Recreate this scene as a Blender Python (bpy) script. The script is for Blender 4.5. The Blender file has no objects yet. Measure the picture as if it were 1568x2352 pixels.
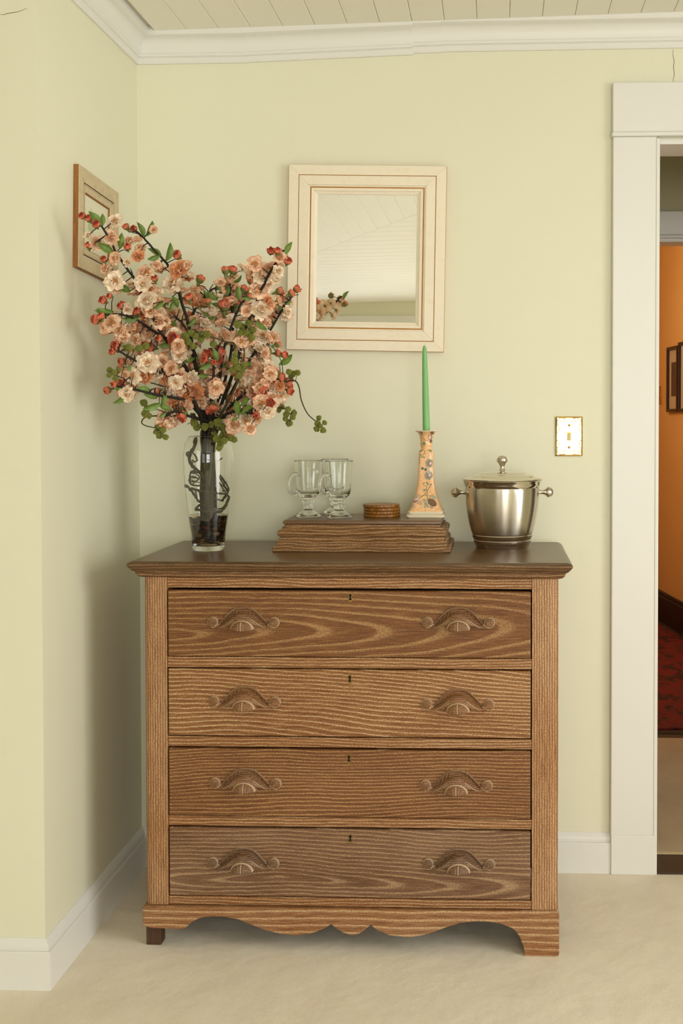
import bpy, bmesh, math, random
from mathutils import Vector, Matrix, Euler
R = math.radians
PI = math.pi
sc = bpy.context.scene
COL = sc.collection

# ------------------------------------------------------------------ camera
F_PX, CX, CY = 2650.0, 1046.0, 1027.0
CAM = Vector((0.333, -2.65, 1.235))
YAW, PITCH = R(2.0), R(-1.45)
cd = bpy.data.cameras.new('camera')
cam = bpy.data.objects.new('camera', cd); COL.objects.link(cam)
cam.location = CAM
cam.rotation_euler = (R(90) + PITCH, 0, YAW)
cd.sensor_fit = 'VERTICAL'; cd.sensor_height = 36.0; cd.sensor_width = 24.0
cd.lens = F_PX / 2352 * 36.0
cd.shift_x = (784 - CX) / 2352
cd.shift_y = (CY - 1176) / 2352
cd.clip_start = 0.05
sc.camera = cam

# ------------------------------------------------------------------ world, lights, exposure
w = bpy.data.worlds.new('sky'); sc.world = w; w.use_nodes = True
bg = w.node_tree.nodes['Background']
bg.inputs[0].default_value = (0.75, 0.85, 1.0, 1); bg.inputs[1].default_value = 0.6

def area(name, loc, rot, sx, sy, watts, col):
    l = bpy.data.lights.new(name, 'AREA'); l.shape = 'RECTANGLE'; l.size = sx; l.size_y = sy
    l.energy = watts; l.color = col
    o = bpy.data.objects.new(name, l); COL.objects.link(o)
    o.location = loc; o.rotation_euler = rot
    return o
DAY = (1.0, 0.985, 0.955)
area('daylight_right', (2.66, -1.65, 1.10), (0, R(72), 0), 1.95, 1.6, 84, (1.0, 0.985, 0.95))
area('daylight_front', (1.5, -6.76, 1.30), (R(92), 0, 0), 1.9, 1.5, 158, DAY)
area('daylight_front_b', (-1.1, -6.76, 1.30), (R(108), 0, 0), 1.6, 1.5, 20, DAY)

sc.view_settings.view_transform = 'Standard'
sc.view_settings.look = 'None'
sc.view_settings.gamma = 1.0
sc.view_settings.use_curve_mapping = False
sc.view_settings.exposure = -0.38
cy = sc.cycles
cy.use_denoising = True
cy.max_bounces = 16; cy.diffuse_bounces = 5; cy.glossy_bounces = 6
cy.transmission_bounces = 16; cy.transparent_max_bounces = 12
cy.sample_clamp_indirect = 6.0

# ------------------------------------------------------------------ helpers
_rt = Vector((math.cos(YAW), math.sin(YAW), 0))
_fw = Vector((-math.sin(YAW) * math.cos(PITCH), math.cos(YAW) * math.cos(PITCH), math.sin(PITCH)))
_up = _rt.cross(_fw)
def ray(px, py): return _fw + _rt * ((px - CX) / F_PX) - _up * ((py - CY) / F_PX)
def at(px, py, Y):
    d = ray(px, py); return CAM + d * ((Y - CAM.y) / d.y)
def atZ(px, py, Z):
    d = ray(px, py); return CAM + d * ((Z - CAM.z) / d.z)
def atX(px, py, X):
    d = ray(px, py); return CAM + d * ((X - CAM.x) / d.x)

def s2l(c):
    c /= 255.0
    return c / 12.92 if c <= 0.04045 else ((c + 0.055) / 1.055) ** 2.4
def rgb(r, g, b): return (s2l(r), s2l(g), s2l(b), 1.0)

class NT:
    def __init__(self, name):
        self.m = bpy.data.materials.new(name); self.m.use_nodes = True
        self.t = self.m.node_tree; self.t.nodes.clear()
        self.out = self.t.nodes.new('ShaderNodeOutputMaterial')
    def n(self, typ, props=None, **ins):
        nd = self.t.nodes.new('ShaderNode' + typ)
        for k, v in (props or {}).items(): setattr(nd, k, v)
        for k, v in ins.items():
            key = k.replace('_', ' ')
            sock = nd.inputs[int(k[1:])] if (k[0] == 'i' and k[1:].isdigit()) else nd.inputs[key]
            self.set(sock, v)
        return nd
    def set(self, sock, v):
        if isinstance(v, bpy.types.NodeSocket): self.t.links.new(v, sock)
        else: sock.default_value = v
    def math(self, op, a, b=0.0, c=0.0, clamp=False):
        nd = self.n('Math', {'operation': op, 'use_clamp': clamp}, i0=a, i1=b, i2=c); return nd.outputs[0]
    def mix(self, f, a, b, blend='MIX'):
        nd = self.n('Mix', {'data_type': 'RGBA', 'blend_type': blend})
        self.set(nd.inputs[0], f); self.set(nd.inputs[6], a); self.set(nd.inputs[7], b)
        return nd.outputs[2]
    def noise(self, vec, scale=1.0, detail=2.0, rough=0.5):
        return self.n('TexNoise', None, Vector=vec, Scale=scale, Detail=detail, Roughness=rough).outputs[0]
    def ramp(self, f, stops, interp='LINEAR'):
        nd = self.n('ValToRGB'); nd.color_ramp.interpolation = interp
        e = nd.color_ramp.elements
        while len(e) < len(stops): e.new(0.5)
        for i, (p, c) in enumerate(stops):
            e[i].position = p; e[i].color = c if len(c) == 4 else (*c, 1)
        self.set(nd.inputs[0], f); return nd.outputs[0]
    def rampf(self, f, stops):
        return self.ramp(f, [(p, (v, v, v, 1)) for p, v in stops])
    def xyz(self, x, y, z):
        return self.n('CombineXYZ', None, X=x, Y=y, Z=z).outputs[0]
    def coords(self, which='Object'):
        return self.n('TexCoord').outputs[which]
    def sep(self, v):
        o = self.n('SeparateXYZ', None, i0=v).outputs; return o[0], o[1], o[2]
    def bsdf(self, **ins):
        b = self.n('BsdfPrincipled', None, **ins); self.t.links.new(b.outputs[0], self.out.inputs[0]); return b
    def bump(self, h, strength=0.3, dist=0.002):
        return self.n('Bump', None, Height=h, Strength=strength, Distance=dist).outputs[0]

def simple(name, col, rough=0.5, metal=0.0, bump=0.0, bscale=200.0, var=0.0, **kw):
    t = NT(name)
    co = t.coords()
    c = col
    if var:
        nz = t.noise(co, bscale * 0.1, 3)
        c = t.mix(nz, tuple(min(1, x * (1 - var)) for x in col[:3]) + (1,), tuple(min(1, x * (1 + var)) for x in col[:3]) + (1,))
    ins = dict(Base_Color=c, Roughness=rough, Metallic=metal)
    if bump: ins['Normal'] = t.bump(t.noise(co, bscale, 2), bump, 0.001)
    b = t.bsdf(**ins)
    for k, v in kw.items(): b.inputs[k.replace('_', ' ')].default_value = v
    return t.m

def wood(name, axis='X', dark=(112, 64, 22), mid=(150, 95, 42), light=(208, 176, 136), freq=90.0, v0=-0.6, d0=0.0, t=0.0,
         tilt=0.0, warp=0.02, wfu=1.4, wfv=5.0, seed=0.0, lime=0.8, rough=0.55, grey=0.25, gcol=(150, 125, 100), bump=0.35,
         streak=1.0, use_lime_attr=False, spec=0.4):
    T = NT(name)
    x, y, z = T.sep(T.coords())
    u, v, wv = {'X': (x, z, y), 'Z': (z, x, y), 'Y': (y, z, x), 'XT': (x, y, z)}[axis]
    n1 = T.math('SUBTRACT', T.noise(T.xyz(T.math('MULTIPLY', u, wfu), T.math('MULTIPLY', v, wfv), T.math('MULTIPLY_ADD', wv, wfv, seed)), 1, 2), 0.5)
    n2 = T.math('SUBTRACT', T.noise(T.xyz(T.math('MULTIPLY', u, 30), T.math('MULTIPLY', v, 60), seed + 3.0), 1, 2), 0.5)
    vv = T.math('ADD', T.math('MULTIPLY_ADD', u, tilt, v), -v0)
    vv = T.math('MULTIPLY_ADD', n1, warp, vv)
    vv = T.math('MULTIPLY_ADD', n2, 0.0035, vv)
    dd = T.math('MULTIPLY_ADD', u, t, d0)
    f = T.math('SQRT', T.math('ADD', T.math('MULTIPLY', vv, vv), T.math('MULTIPLY', dd, dd)))
    r = T.math('FRACT', T.math('MULTIPLY', f, freq))
    ring = T.rampf(r, [(0.0, 1.0), (0.14, 1.0), (0.27, 0.2), (0.5, 0.0), (0.92, 0.0), (1.0, 1.0)])
    fib = T.rampf(T.noise(T.xyz(T.math('MULTIPLY', u, 22), T.math('MULTIPLY', v, 650), T.math('MULTIPLY_ADD', wv, 650, seed)), 1, 2, 0.6), [(0.36, 0.0), (0.66, 1.0)])
    dash = T.rampf(T.noise(T.xyz(T.math('MULTIPLY', u, 330), T.math('MULTIPLY', v, 200), seed), 1, 2, 0.6), [(0.38, 0.1), (0.6, 1.0)])
    big = T.rampf(T.noise(T.xyz(T.math('MULTIPLY', u, 3.2), T.math('MULTIPLY', v, 7), seed + 9.0), 1, 3), [(0.35, 0.0), (0.7, 1.0)])
    lm = T.math('MULTIPLY', ring, T.math('MULTIPLY_ADD', dash, 0.7, 0.35))
    lm = T.math('MULTIPLY', lm, T.math('MULTIPLY_ADD', big, 0.45, 0.65))
    lm = T.math('ADD', lm, T.math('MULTIPLY', T.math('MULTIPLY', fib, dash), 0.32 * streak), clamp=True)
    base = T.mix(fib, rgb(*dark), rgb(*mid))
    base = T.mix(T.math('MULTIPLY', big, grey), base, rgb(*gcol))
    fac = T.math('MULTIPLY', lm, lime, clamp=True)
    if use_lime_attr:
        a = T.n('Attribute', {'attribute_name': 'lime'}).outputs['Fac']
        fac = T.math('MAXIMUM', T.math('MULTIPLY', fac, 0.55), T.math('MULTIPLY', a, 0.9))
    col = T.mix(fac, base, rgb(*light))
    h = T.math('SUBTRACT', fib, T.math('MULTIPLY', ring, 0.7))
    T.bsdf(Base_Color=col, Roughness=rough, Normal=T.bump(h, bump, 0.0012), Specular_IOR_Level=spec)
    return T.m

class MB:
    """collects vertices (world metres) and faces"""
    def __init__(self): self.v = []; self.f = []; self.uv = None
    def add(self, vs, fs):
        o = len(self.v); self.v += [Vector(p) for p in vs]; self.f += [tuple(i + o for i in q) for q in fs]; return self
    def box(self, x0, x1, y0, y1, z0, z1):
        return self.add([(x0, y0, z0), (x1, y0, z0), (x1, y1, z0), (x0, y1, z0), (x0, y0, z1), (x1, y0, z1), (x1, y1, z1), (x0, y1, z1)],
                        [(0, 3, 2, 1), (4, 5, 6, 7), (0, 1, 5, 4), (1, 2, 6, 5), (2, 3, 7, 6), (3, 0, 4, 7)])
    def loft(self, rings, cap0=True, cap1=True, closed=True):
        n = len(rings[0]); vs = [p for r in rings for p in r]; fs = []
        for k in range(len(rings) - 1):
            for i in range(n if closed else n - 1):
                j = (i + 1) % n
                fs.append((k * n + i, k * n + j, (k + 1) * n + j, (k + 1) * n + i))
        if cap0: fs.append(tuple(range(n - 1, -1, -1)))
        if cap1: fs.append(tuple((len(rings) - 1) * n + i for i in range(n)))
        return self.add(vs, fs)
    def lathe(self, prof, c=(0, 0, 0), n=48, cap0=True, cap1=True, mtx=None):
        rings = []
        for (r, z) in prof:
            rings.append([Vector((r * math.cos(2 * PI * i / n), r * math.sin(2 * PI * i / n), z)) for i in range(n)])
        if mtx: rings = [[mtx @ p for p in q] for q in rings]
        rings = [[p + Vector(c) for p in q] for q in rings]
        return self.loft(rings, cap0, cap1)
    def tube(self, pts, rad, n=7, cap=True):
        pts = [Vector(p) for p in pts]
        if not isinstance(rad, (list, tuple)): rad = [rad] * len(pts)
        rings = []; nrm = None
        for i, p in enumerate(pts):
            d = (pts[min(i + 1, len(pts) - 1)] - pts[max(i - 1, 0)])
            d = d.normalized() if d.length > 1e-9 else Vector((0, 0, 1))
            if nrm is None:
                nrm = d.orthogonal().normalized()
            else:
                nrm = nrm - d * nrm.dot(d)
                nrm = nrm.normalized() if nrm.length > 1e-6 else d.orthogonal().normalized()
            b = d.cross(nrm)
            rings.append([p + (nrm * math.cos(2 * PI * k / n) + b * math.sin(2 * PI * k / n)) * rad[i] for k in range(n)])
        return self.loft(rings, cap, cap)
    def poly_y(self, pts, y0, y1):
        """polygon in x,z extruded along y (pts counter-clockwise seen from -y)"""
        n = len(pts)
        vs = [(x, y0, z) for x, z in pts] + [(x, y1, z) for x, z in pts]
        fs = [tuple(range(n)), tuple(range(2 * n - 1, n - 1, -1))] + [(i, n + i, n + (i + 1) % n, (i + 1) % n) for i in range(n)]
        return self.add(vs, fs)
    def mesh(self, name, mat, origin=(0, 0, 0), smooth=False, angle=35):
        me = bpy.data.meshes.new(name)
        o = Vector(origin)
        me.from_pydata([p - o for p in self.v], [], self.f)
        if self.uv is not None:
            uvl = me.uv_layers.new(name='UVMap')
            for lp in me.loops: uvl.data[lp.index].uv = self.uv[lp.vertex_index]
        bm = bmesh.new(); bm.from_mesh(me)
        bmesh.ops.recalc_face_normals(bm, faces=bm.faces)
        if smooth:
            for f_ in bm.faces: f_.smooth = True
            for e in bm.edges:
                if len(e.link_faces) == 2 and e.calc_face_angle(0) > R(angle): e.smooth = False
        bm.to_mesh(me); bm.free()
        if mat: me.materials.append(mat)
        return me
    def build(self, name, mat, parent=None, smooth=False, angle=35, bevel=0.0, local=False):
        o0 = (0, 0, 0) if (parent is None or local) else (parent.matrix_basis.translation if parent.parent is None else parent.parent.matrix_basis.translation)
        me = self.mesh(name, mat, o0, smooth, angle)
        o = bpy.data.objects.new(name, me); COL.objects.link(o)
        if parent: o.parent = parent
        if bevel:
            md = o.modifiers.new('bevel', 'BEVEL'); md.width = bevel; md.segments = 2; md.limit_method = 'ANGLE'; md.angle_limit = R(40)
        return o

def box(x0, x1, y0, y1, z0, z1): return MB().box(x0, x1, y0, y1, z0, z1)
def empty(name, loc=(0, 0, 0), rot=(0, 0, 0)):
    o = bpy.data.objects.new(name, None); COL.objects.link(o); o.location = loc; o.rotation_euler = rot
    o.empty_display_size = 0.05; return o
def tag(o, label, cat, group=None):
    o['label'] = label; o['category'] = cat
    if group: o['group'] = group
    return o
def struct(o, label=None, cat=None):
    o['kind'] = 'structure'
    if label: o['label'] = label
    if cat: o['category'] = cat
    return o
def inst(name, me, parent, mtx):
    o = bpy.data.objects.new(name, me); COL.objects.link(o)
    if parent: o.parent = parent
    o.matrix_basis = mtx; return o
def rrect(x0, x1, y0, y1, r, z, n=5):
    out = []
    for cx_, cy_, a0 in ((x1 - r, y1 - r, 0), (x0 + r, y1 - r, 90), (x0 + r, y0 + r, 180), (x1 - r, y0 + r, 270)):
        for k in range(n + 1):
            a = R(a0 + 90 * k / n); out.append(Vector((cx_ + r * math.cos(a), cy_ + r * math.sin(a), z)))
    return out
def catmull(pts, sub=4):
    pts = [Vector(p) for p in pts]; out = []
    for i in range(len(pts) - 1):
        p0, p1, p2, p3 = pts[max(i - 1, 0)], pts[i], pts[i + 1], pts[min(i + 2, len(pts) - 1)]
        for k in range(sub):
            s = k / sub
            out.append(0.5 * ((2 * p1) + (p2 - p0) * s + (2 * p0 - 5 * p1 + 4 * p2 - p3) * s * s + (3 * p1 - p0 - 3 * p2 + p3) * s ** 3))
    out.append(pts[-1]); return out

# ------------------------------------------------------------------ materials of the room
def paint(name, col, rough=0.55, b=0.08, scale=180, var=0.02):
    T = NT(name); co = T.coords()
    n_ = T.noise(co, 2.2, 3); fine = T.noise(co, scale, 3)
    c = T.mix(n_, tuple(x * (1 - var) for x in col[:3]) + (1,), tuple(min(1, x * (1 + var)) for x in col[:3]) + (1,))
    T.bsdf(Base_Color=c, Roughness=rough, Normal=T.bump(T.math('ADD', fine, T.math('MULTIPLY', T.noise(co, 14, 2), 0.8)), b, 0.001))
    return T.m
M_WALL = paint('wall_paint', (0.765, 0.755, 0.585, 1))
M_TRIM = paint('trim_paint', (0.77, 0.765, 0.725, 1), 0.4, 0.06, 120, 0.015)
M_CEIL = paint('ceiling_paint', (0.84, 0.82, 0.72, 1), 0.5, 0.08, 150)
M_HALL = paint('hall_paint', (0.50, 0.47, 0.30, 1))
M_ORANGE = paint('orange_paint', (0.80, 0.50, 0.19, 1), 0.55, 0.15, 90, 0.06)
M_BLACKWOOD = simple('dark_base_paint', (0.018, 0.010, 0.007, 1), 0.35)
M_THRESH = wood('threshold_wood', 'X', (38, 22, 10), (60, 36, 16), (80, 55, 30), 120, lime=0.3, grey=0.1)

def carpet(name, col, col2):
    T = NT(name); co = T.coords()
    f1 = T.noise(co, 520, 2, 0.7); f2 = T.noise(co, 5.0, 4, 0.6); f3 = T.noise(co, 60, 3)
    c = T.mix(T.rampf(f2, [(0.3, 0), (0.75, 1)]), col, col2)
    c = T.mix(T.math('MULTIPLY', T.rampf(f1, [(0.35, 1), (0.6, 0)]), 0.30), c, tuple(x * 0.55 for x in col[:3]) + (1,))
    h = T.math('ADD', T.math('MULTIPLY', f1, 0.4), T.math('ADD', T.math('MULTIPLY', f3, 0.5), T.math('MULTIPLY', T.noise(co, 9, 2), 3.0)))
    T.bsdf(Base_Color=c, Roughness=0.95, Normal=T.bump(h, 0.55, 0.006), Specular_IOR_Level=0.1, Sheen_Weight=0.25)
    return T.m
M_CARPET = carpet('beige_carpet', rgb(236, 224, 200), rgb(246, 236, 214))
M_CARPET2 = carpet('hall_carpet', rgb(186, 158, 118), rgb(205, 180, 140))
def rug_mat():
    T = NT('red_rug'); co = T.coords()
    x, y, z = T.sep(co)
    v = T.xyz(T.math('MULTIPLY', x, 9), T.math('MULTIPLY', y, 5), 0.0)
    n1 = T.rampf(T.noise(v, 1.6, 4, 0.65), [(0.42, 0), (0.50, 1)])
    n2 = T.rampf(T.noise(v, 4.0, 3, 0.6), [(0.55, 0), (0.62, 1)])
    c = T.mix(n1, rgb(54, 8, 7), rgb(112, 16, 12))
    c = T.mix(T.math('MULTIPLY', n2, 0.8), c, rgb(60, 46, 22))
    T.bsdf(Base_Color=c, Roughness=0.95, Normal=T.bump(T.noise(co, 300, 2), 0.4, 0.003))
    return T.m
M_RUG = rug_mat()

# ------------------------------------------------------------------ room shell
FZ = -0.010
WY = 0.503          # back wall face
WX = -0.651         # alcove side wall face
PY = -0.187         # face of the wall left of the alcove
RX = 2.62; FY = -6.72; LX = -4.2; TOPZ = 2.50
def cz(x): return 2.277 + 0.0235 * (x + 0.60)   # ceiling height, the old house leans

fl = empty('floor', (0, 0, FZ)); struct(fl)
g = MB(); nx, ny = 90, 110
rnd = random.Random(3)
for j in range(ny + 1):
    for i in range(nx + 1):
        xx = LX + (RX - LX) * i / nx; yy = FY + (0.522 - FY) * j / ny
        g.v.append(Vector((xx, yy, FZ)))
for j in range(ny):
    for i in range(nx):
        a = j * (nx + 1) + i; g.f.append((a, a + 1, a + nx + 2, a + nx + 1))
g.build('carpet', M_CARPET, fl)
box(LX, RX, FY, 0.522, FZ - 0.06, FZ - 0.004).build('subfloor', M_THRESH, fl)

wb = empty('wall_back', (0, WY, 0)); struct(wb)
OP0, OP1, OPZ = 0.768, 1.62, 1.975       # door opening
box(WX - 0.12, OP0, WY, 0.640, FZ, TOPZ).build('plaster', M_WALL, wb)
box(OP0, OP1, WY, 0.640, OPZ, TOPZ).build('plaster', M_WALL, wb)
box(OP1, RX, WY, 0.640, FZ, TOPZ).build('plaster', M_WALL, wb)
wl = box(WX - 0.12, WX, PY, WY, FZ, TOPZ).build('wall_left', M_WALL); struct(wl)
wp = box(LX, WX - 0.12, PY, PY + 0.12, FZ, TOPZ).build('wall_left_front', M_WALL); struct(wp)
wl2 = box(LX - 0.12, LX, FY, PY, FZ, TOPZ).build('wall_far_left', M_WALL); struct(wl2)

def wall_with_window(name, axis, pos, thick, a0, a1, holes, mat):
    """wall along y (axis='x') or x (axis='y'), holes = [(b0,b1,z0,z1)]"""
    root = empty(name, (pos, 0, 0) if axis == 'x' else (0, pos, 0)); struct(root)
    edges = [a0]
    def slab(b0, b1, z0, z1):
        m = box(pos, pos + thick, b0, b1, z0, z1) if axis == 'x' else box(b0, b1, pos, pos + thick, z0, z1)
        m.build('plaster', mat, root)
    cur = a0
    for (b0, b1, z0, z1) in sorted(holes):
        slab(cur, b0, FZ, TOPZ); slab(b0, b1, FZ, z0); slab(b0, b1, z1, TOPZ); cur = b1
    slab(cur, a1, FZ, TOPZ)
    return root
wall_with_window('wall_right', 'x', RX, 0.12, FY, 0.64, [(-2.45, -0.85, 0.12, 2.08)], M_WALL)
wall_with_window('wall_front', 'y', FY - 0.12, 0.12, LX - 0.12, RX + 0.12, [(-1.90, -0.30, 0.55, 2.05), (0.55, 2.45, 0.55, 2.05)], M_WALL)

def glass_thin(name):
    T = NT(name)
    fr = T.n('Fresnel', None, IOR=1.45).outputs[0]
    tr = T.n('BsdfTransparent').outputs[0]; gl = T.n('BsdfGlossy', None, Roughness=0.02).outputs[0]
    ms = T.n('MixShader', None, i0=fr, i1=tr, i2=gl).outputs[0]
    T.t.links.new(ms, T.out.inputs[0]); return T.m
M_PANE = glass_thin('window_glass')
def window(idx, axis, pos, b0, b1, z0, z1, inward):
    root = empty('window_%d' % idx, (pos, (b0 + b1) / 2, z0) if axis == 'x' else ((b0 + b1) / 2, pos, z0)); struct(root)
    def bar(name, p0, p1, q0, q1, d0, d1, mat):
        a, b = sorted((pos + inward * d0, pos + inward * d1))
        m = box(a, b, p0, p1, q0, q1) if axis == 'x' else box(p0, p1, a, b, q0, q1)
        return m.build(name, mat, root)
    cw = 0.10
    bar('casing', b0 - cw, b0, z0 - 0.05, z1 + cw, 0, 0.02, M_TRIM); bar('casing', b1, b1 + cw, z0 - 0.05, z1 + cw, 0, 0.02, M_TRIM)
    bar('casing', b0, b1, z1, z1 + cw, 0, 0.02, M_TRIM); bar('window_sill', b0 - cw, b1 + cw, z0 - 0.06, z0, 0, 0.05, M_TRIM)
    zm = (z0 + z1) / 2
    for q in (z0, zm - 0.025, z1 - 0.05): bar('sash_rail', b0, b1, q, q + 0.05, -0.045, -0.015, M_TRIM)
    for p in (b0, (b0 + b1) / 2 - 0.02, b1 - 0.04): bar('sash_stile', p, p + 0.04, z0, z1, -0.043, -0.017, M_TRIM)
    bar('pane', b0 + 0.04, b1 - 0.04, z0 + 0.05, z1 - 0.05, -0.032, -0.029, M_PANE)
window(1, 'x', RX, -2.45, -0.85, 0.12, 2.08, -1)
window(2, 'y', FY, 0.55, 2.45, 0.55, 2.05, 1)
window(3, 'y', FY, -1.90, -0.30, 0.55, 2.05, 1)

# ceiling boards
ce = empty('ceiling', (0, 0, 2.30)); struct(ce)
def clip(poly, a, b, keep):
    out = []
    def side(p): return ((b[0] - a[0]) * (p[1] - a[1]) - (b[1] - a[1]) * (p[0] - a[0])) * keep
    for i in range(len(poly)):
        p, q = poly[i], poly[(i + 1) % len(poly)]; sp, sq = side(p), side(q)
        if sp >= 0: out.append(p)
        if (sp >= 0) != (sq >= 0):
            t_ = sp / (sp - sq); out.append((p[0] + (q[0] - p[0]) * t_, p[1] + (q[1] - p[1]) * t_))
    return out
DA, DB = (-0.79, -3.60), (-0.08, -2.35)
def ceil_board(poly):
    if len(poly) < 3: return
    m = MB(); n = len(poly)
    m.add([(x, y, cz(x)) for x, y in poly] + [(x, y, cz(x) + 0.012) for x, y in poly],
          [tuple(range(n - 1, -1, -1)), tuple(range(n, 2 * n))] + [(i, (i + 1) % n, n + (i + 1) % n, n + i) for i in range(n)])
    o = m.build('board', M_CEIL, ce, bevel=0.0018)
bw = 0.0868
x = LX
k0 = math.ceil((LX + 0.03) / bw)
xs = [LX] + [k_ * bw + 0.021 for k_ in range(k0, int(RX / bw) + 1)] + [RX]
for a_, b_ in zip(xs[:-1], xs[1:]):
    if b_ - a_ < 0.01: continue
    y1_ = WY + 0.01 if a_ > WX - 0.02 else PY + 0.01
    ceil_board(clip([(a_ + 0.0004, FY), (b_ - 0.0004, FY), (b_ - 0.0004, y1_), (a_ + 0.0004, y1_)], DA, DB, 1))
yy = FY
while yy < 0.1:
    ceil_board(clip([(LX, yy + 0.002), (RX, yy + 0.002), (RX, yy + 0.158), (LX, yy + 0.158)], DA, DB, -1)); yy += 0.16
m = MB(); xx0, xx1 = LX - 0.1, RX + 0.1
m.add([(xx0, FY - .1, cz(xx0) + .014), (xx1, FY - .1, cz(xx1) + .014), (xx1, .64, cz(xx1) + .014), (xx0, .64, cz(xx0) + .014),
       (xx0, FY - .1, 2.6), (xx1, FY - .1, 2.6), (xx1, .64, 2.6), (xx0, .64, 2.6)],
      [(0, 3, 2, 1), (4, 5, 6, 7), (0, 1, 5, 4), (1, 2, 6, 5), (2, 3, 7, 6), (3, 0, 4, 7)])
m.build('lathing', M_CEIL, ce)

# crown moulding (offset from wall, height above lower edge)
cove = [(0.0175 + 0.021 * (1 - math.cos(R(a))), 0.026 + 0.036 * math.sin(R(a))) for a in range(0, 91, 15)]
CR = [(-0.01, 0.0), (0.007, 0.0), (0.0095, 0.004), (0.0095, 0.015), (0.0155, 0.018), (0.0155, 0.0245)] + cove + [(0.044, 0.0635), (0.050, 0.066), (0.050, 0.092), (-0.01, 0.092)]
def crown_seg(parent, p0, p1, nrm, m0=0.0, m1=0.0, z0=0.0, z1=0.0):
    p0, p1, nrm = Vector(p0), Vector(p1), Vector(nrm); d = (p1 - p0).normalized()
    r0 = [p0 + nrm * o + d * (m0 * o) + Vector((0, 0, z0 + h)) for o, h in CR]
    r1 = [p1 + nrm * o + d * (m1 * o) + Vector((0, 0, z1 + h)) for o, h in CR]
    return MB().loft([r0, r1]).build('moulding', M_TRIM, parent, smooth=True, angle=25)
tc = empty('trim_1', (0, WY, 2.2)); struct(tc)
crown_seg(tc, (WX, WY, 0), (-0.343, WY, 0), (0, -1, 0), 1, 0, 2.2015, 2.2025)
crown_seg(tc, (-0.343, WY, 0), (0.108, WY, 0), (0, -1, 0), 0, 0, 2.2035, 2.2195)
crown_seg(tc, (0.108, WY, 0), (0.186, WY, 0), (0, -1, 0), 0, 0, 2.2232, 2.2247)
crown_seg(tc, (0.186, WY, 0), (RX, WY, 0), (0, -1, 0), 0, 0, 2.2262, 2.2400)
crown_seg(tc, (WX, PY, 0), (WX, WY, 0), (1, 0, 0), -1, -1, 2.2010, 2.2010)
crown_seg(tc, (LX, PY, 0), (WX, PY, 0), (0, -1, 0), 0, 1, 2.16, 2.2010)

# baseboards: (offset, height)
BB = [(-0.005, 0), (0.018, 0), (0.018, 0.082), (0.0165, 0.084), (0.011, 0.0845), (0.012, 0.090), (0.0105, 0.097), (0.006, 0.103), (0.002, 0.108), (-0.005, 0.108)]
def base_seg(name, segs):
    root = empty(name, Vector(segs[0][0])); struct(root)
    for p0, p1, nrm, m0, m1 in segs:
        p0, p1, nrm = Vector(p0), Vector(p1), Vector(nrm); d = (p1 - p0).normalized()
        r0 = [p0 + nrm * o + d * (m0 * o) + Vector((0, 0, FZ + h)) for o, h in BB]
        r1 = [p1 + nrm * o + d * (m1 * o) + Vector((0, 0, FZ + h)) for o, h in BB]
        MB().loft([r0, r1]).build('skirting_board', M_TRIM, root, smooth=True, angle=25)
base_seg('baseboard_back', [((WX, WY, 0), (0.6465, WY, 0), (0, -1, 0), 1, 0), ((OP1 + 0.12, WY, 0), (RX, WY, 0), (0, -1, 0), 0, 0)])
base_seg('baseboard_left', [((WX, PY, 0), (WX, WY, 0), (1, 0, 0), -1, -1)])
base_seg('baseboard_left_front', [((LX, PY, 0), (WX, PY, 0), (0, -1, 0), 0, 1)])

# hairline cracks in the plaster
M_CRACK = simple('crack_dark', (0.20, 0.14, 0.07, 1), 0.9)  # dark brown tone of the cracks themselves
def crack(parent, pix, Y, wd):
    m = MB(); pts = [at(px, py, Y) for px, py in pix]
    m.tube([p + Vector((0, 0.0003, 0)) for p in pts], [wd * (0.4 + 0.6 * math.sin(PI * (i + .5) / len(pts))) for i in range(len(pts))], 4)
    m.build('crack', M_CRACK, parent)
crack(wb, [(1545, 113), (1545, 128), (1548, 140), (1546, 152), (1548, 172), (1546, 180), (1545, 190)], WY, 0.0011)
wp0 = wp
crack(wp, [(0, 33), (9, 34), (17, 31), (31, 29), (45, 26), (62, 19)], PY, 0.0009)

# door casing
dr = empty('door_1', (OP0, WY, FZ)); struct(dr)
cy0 = WY - 0.022
box(0.6465, OP0 - 0.004, cy0, WY, FZ, 1.990).build('casing', M_TRIM, dr, bevel=0.003)
box(OP1 + 0.004, OP1 + 0.125, cy0, WY, FZ, 1.990).build('casing', M_TRIM, dr, bevel=0.003)
box(0.6475, OP0 - 0.0045, cy0 - 0.003, cy0, FZ, 0.098).build('plinth_block', M_TRIM, dr, bevel=0.002)
box(0.6425, OP1 + 0.13, cy0 - 0.007, WY, 1.990, 2.002).build('bead', M_TRIM, dr, bevel=0.004)
box(0.6455, OP1 + 0.126, cy0 - 0.001, WY, 2.002, 2.135).build('header', M_TRIM, dr, bevel=0.003)
box(OP0 - 0.006, OP0 + 0.004, cy0 - 0.002, 0.640, FZ, 1.985).build('jamb', M_TRIM, dr, bevel=0.002)
box(OP1 - 0.004, OP1 + 0.006, cy0 - 0.002, 0.640, FZ, 1.985).build('jamb', M_TRIM, dr, bevel=0.002)
box(OP0, OP1, WY - 0.004, 0.645, 1.973, 1.985).build('lintel', M_TRIM, dr)
box(OP0 - 0.002, OP1 + 0.002, WY - 0.018, 0.622, FZ - 0.002, FZ + 0.006).build('threshold', M_THRESH, dr, bevel=0.002)

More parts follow.
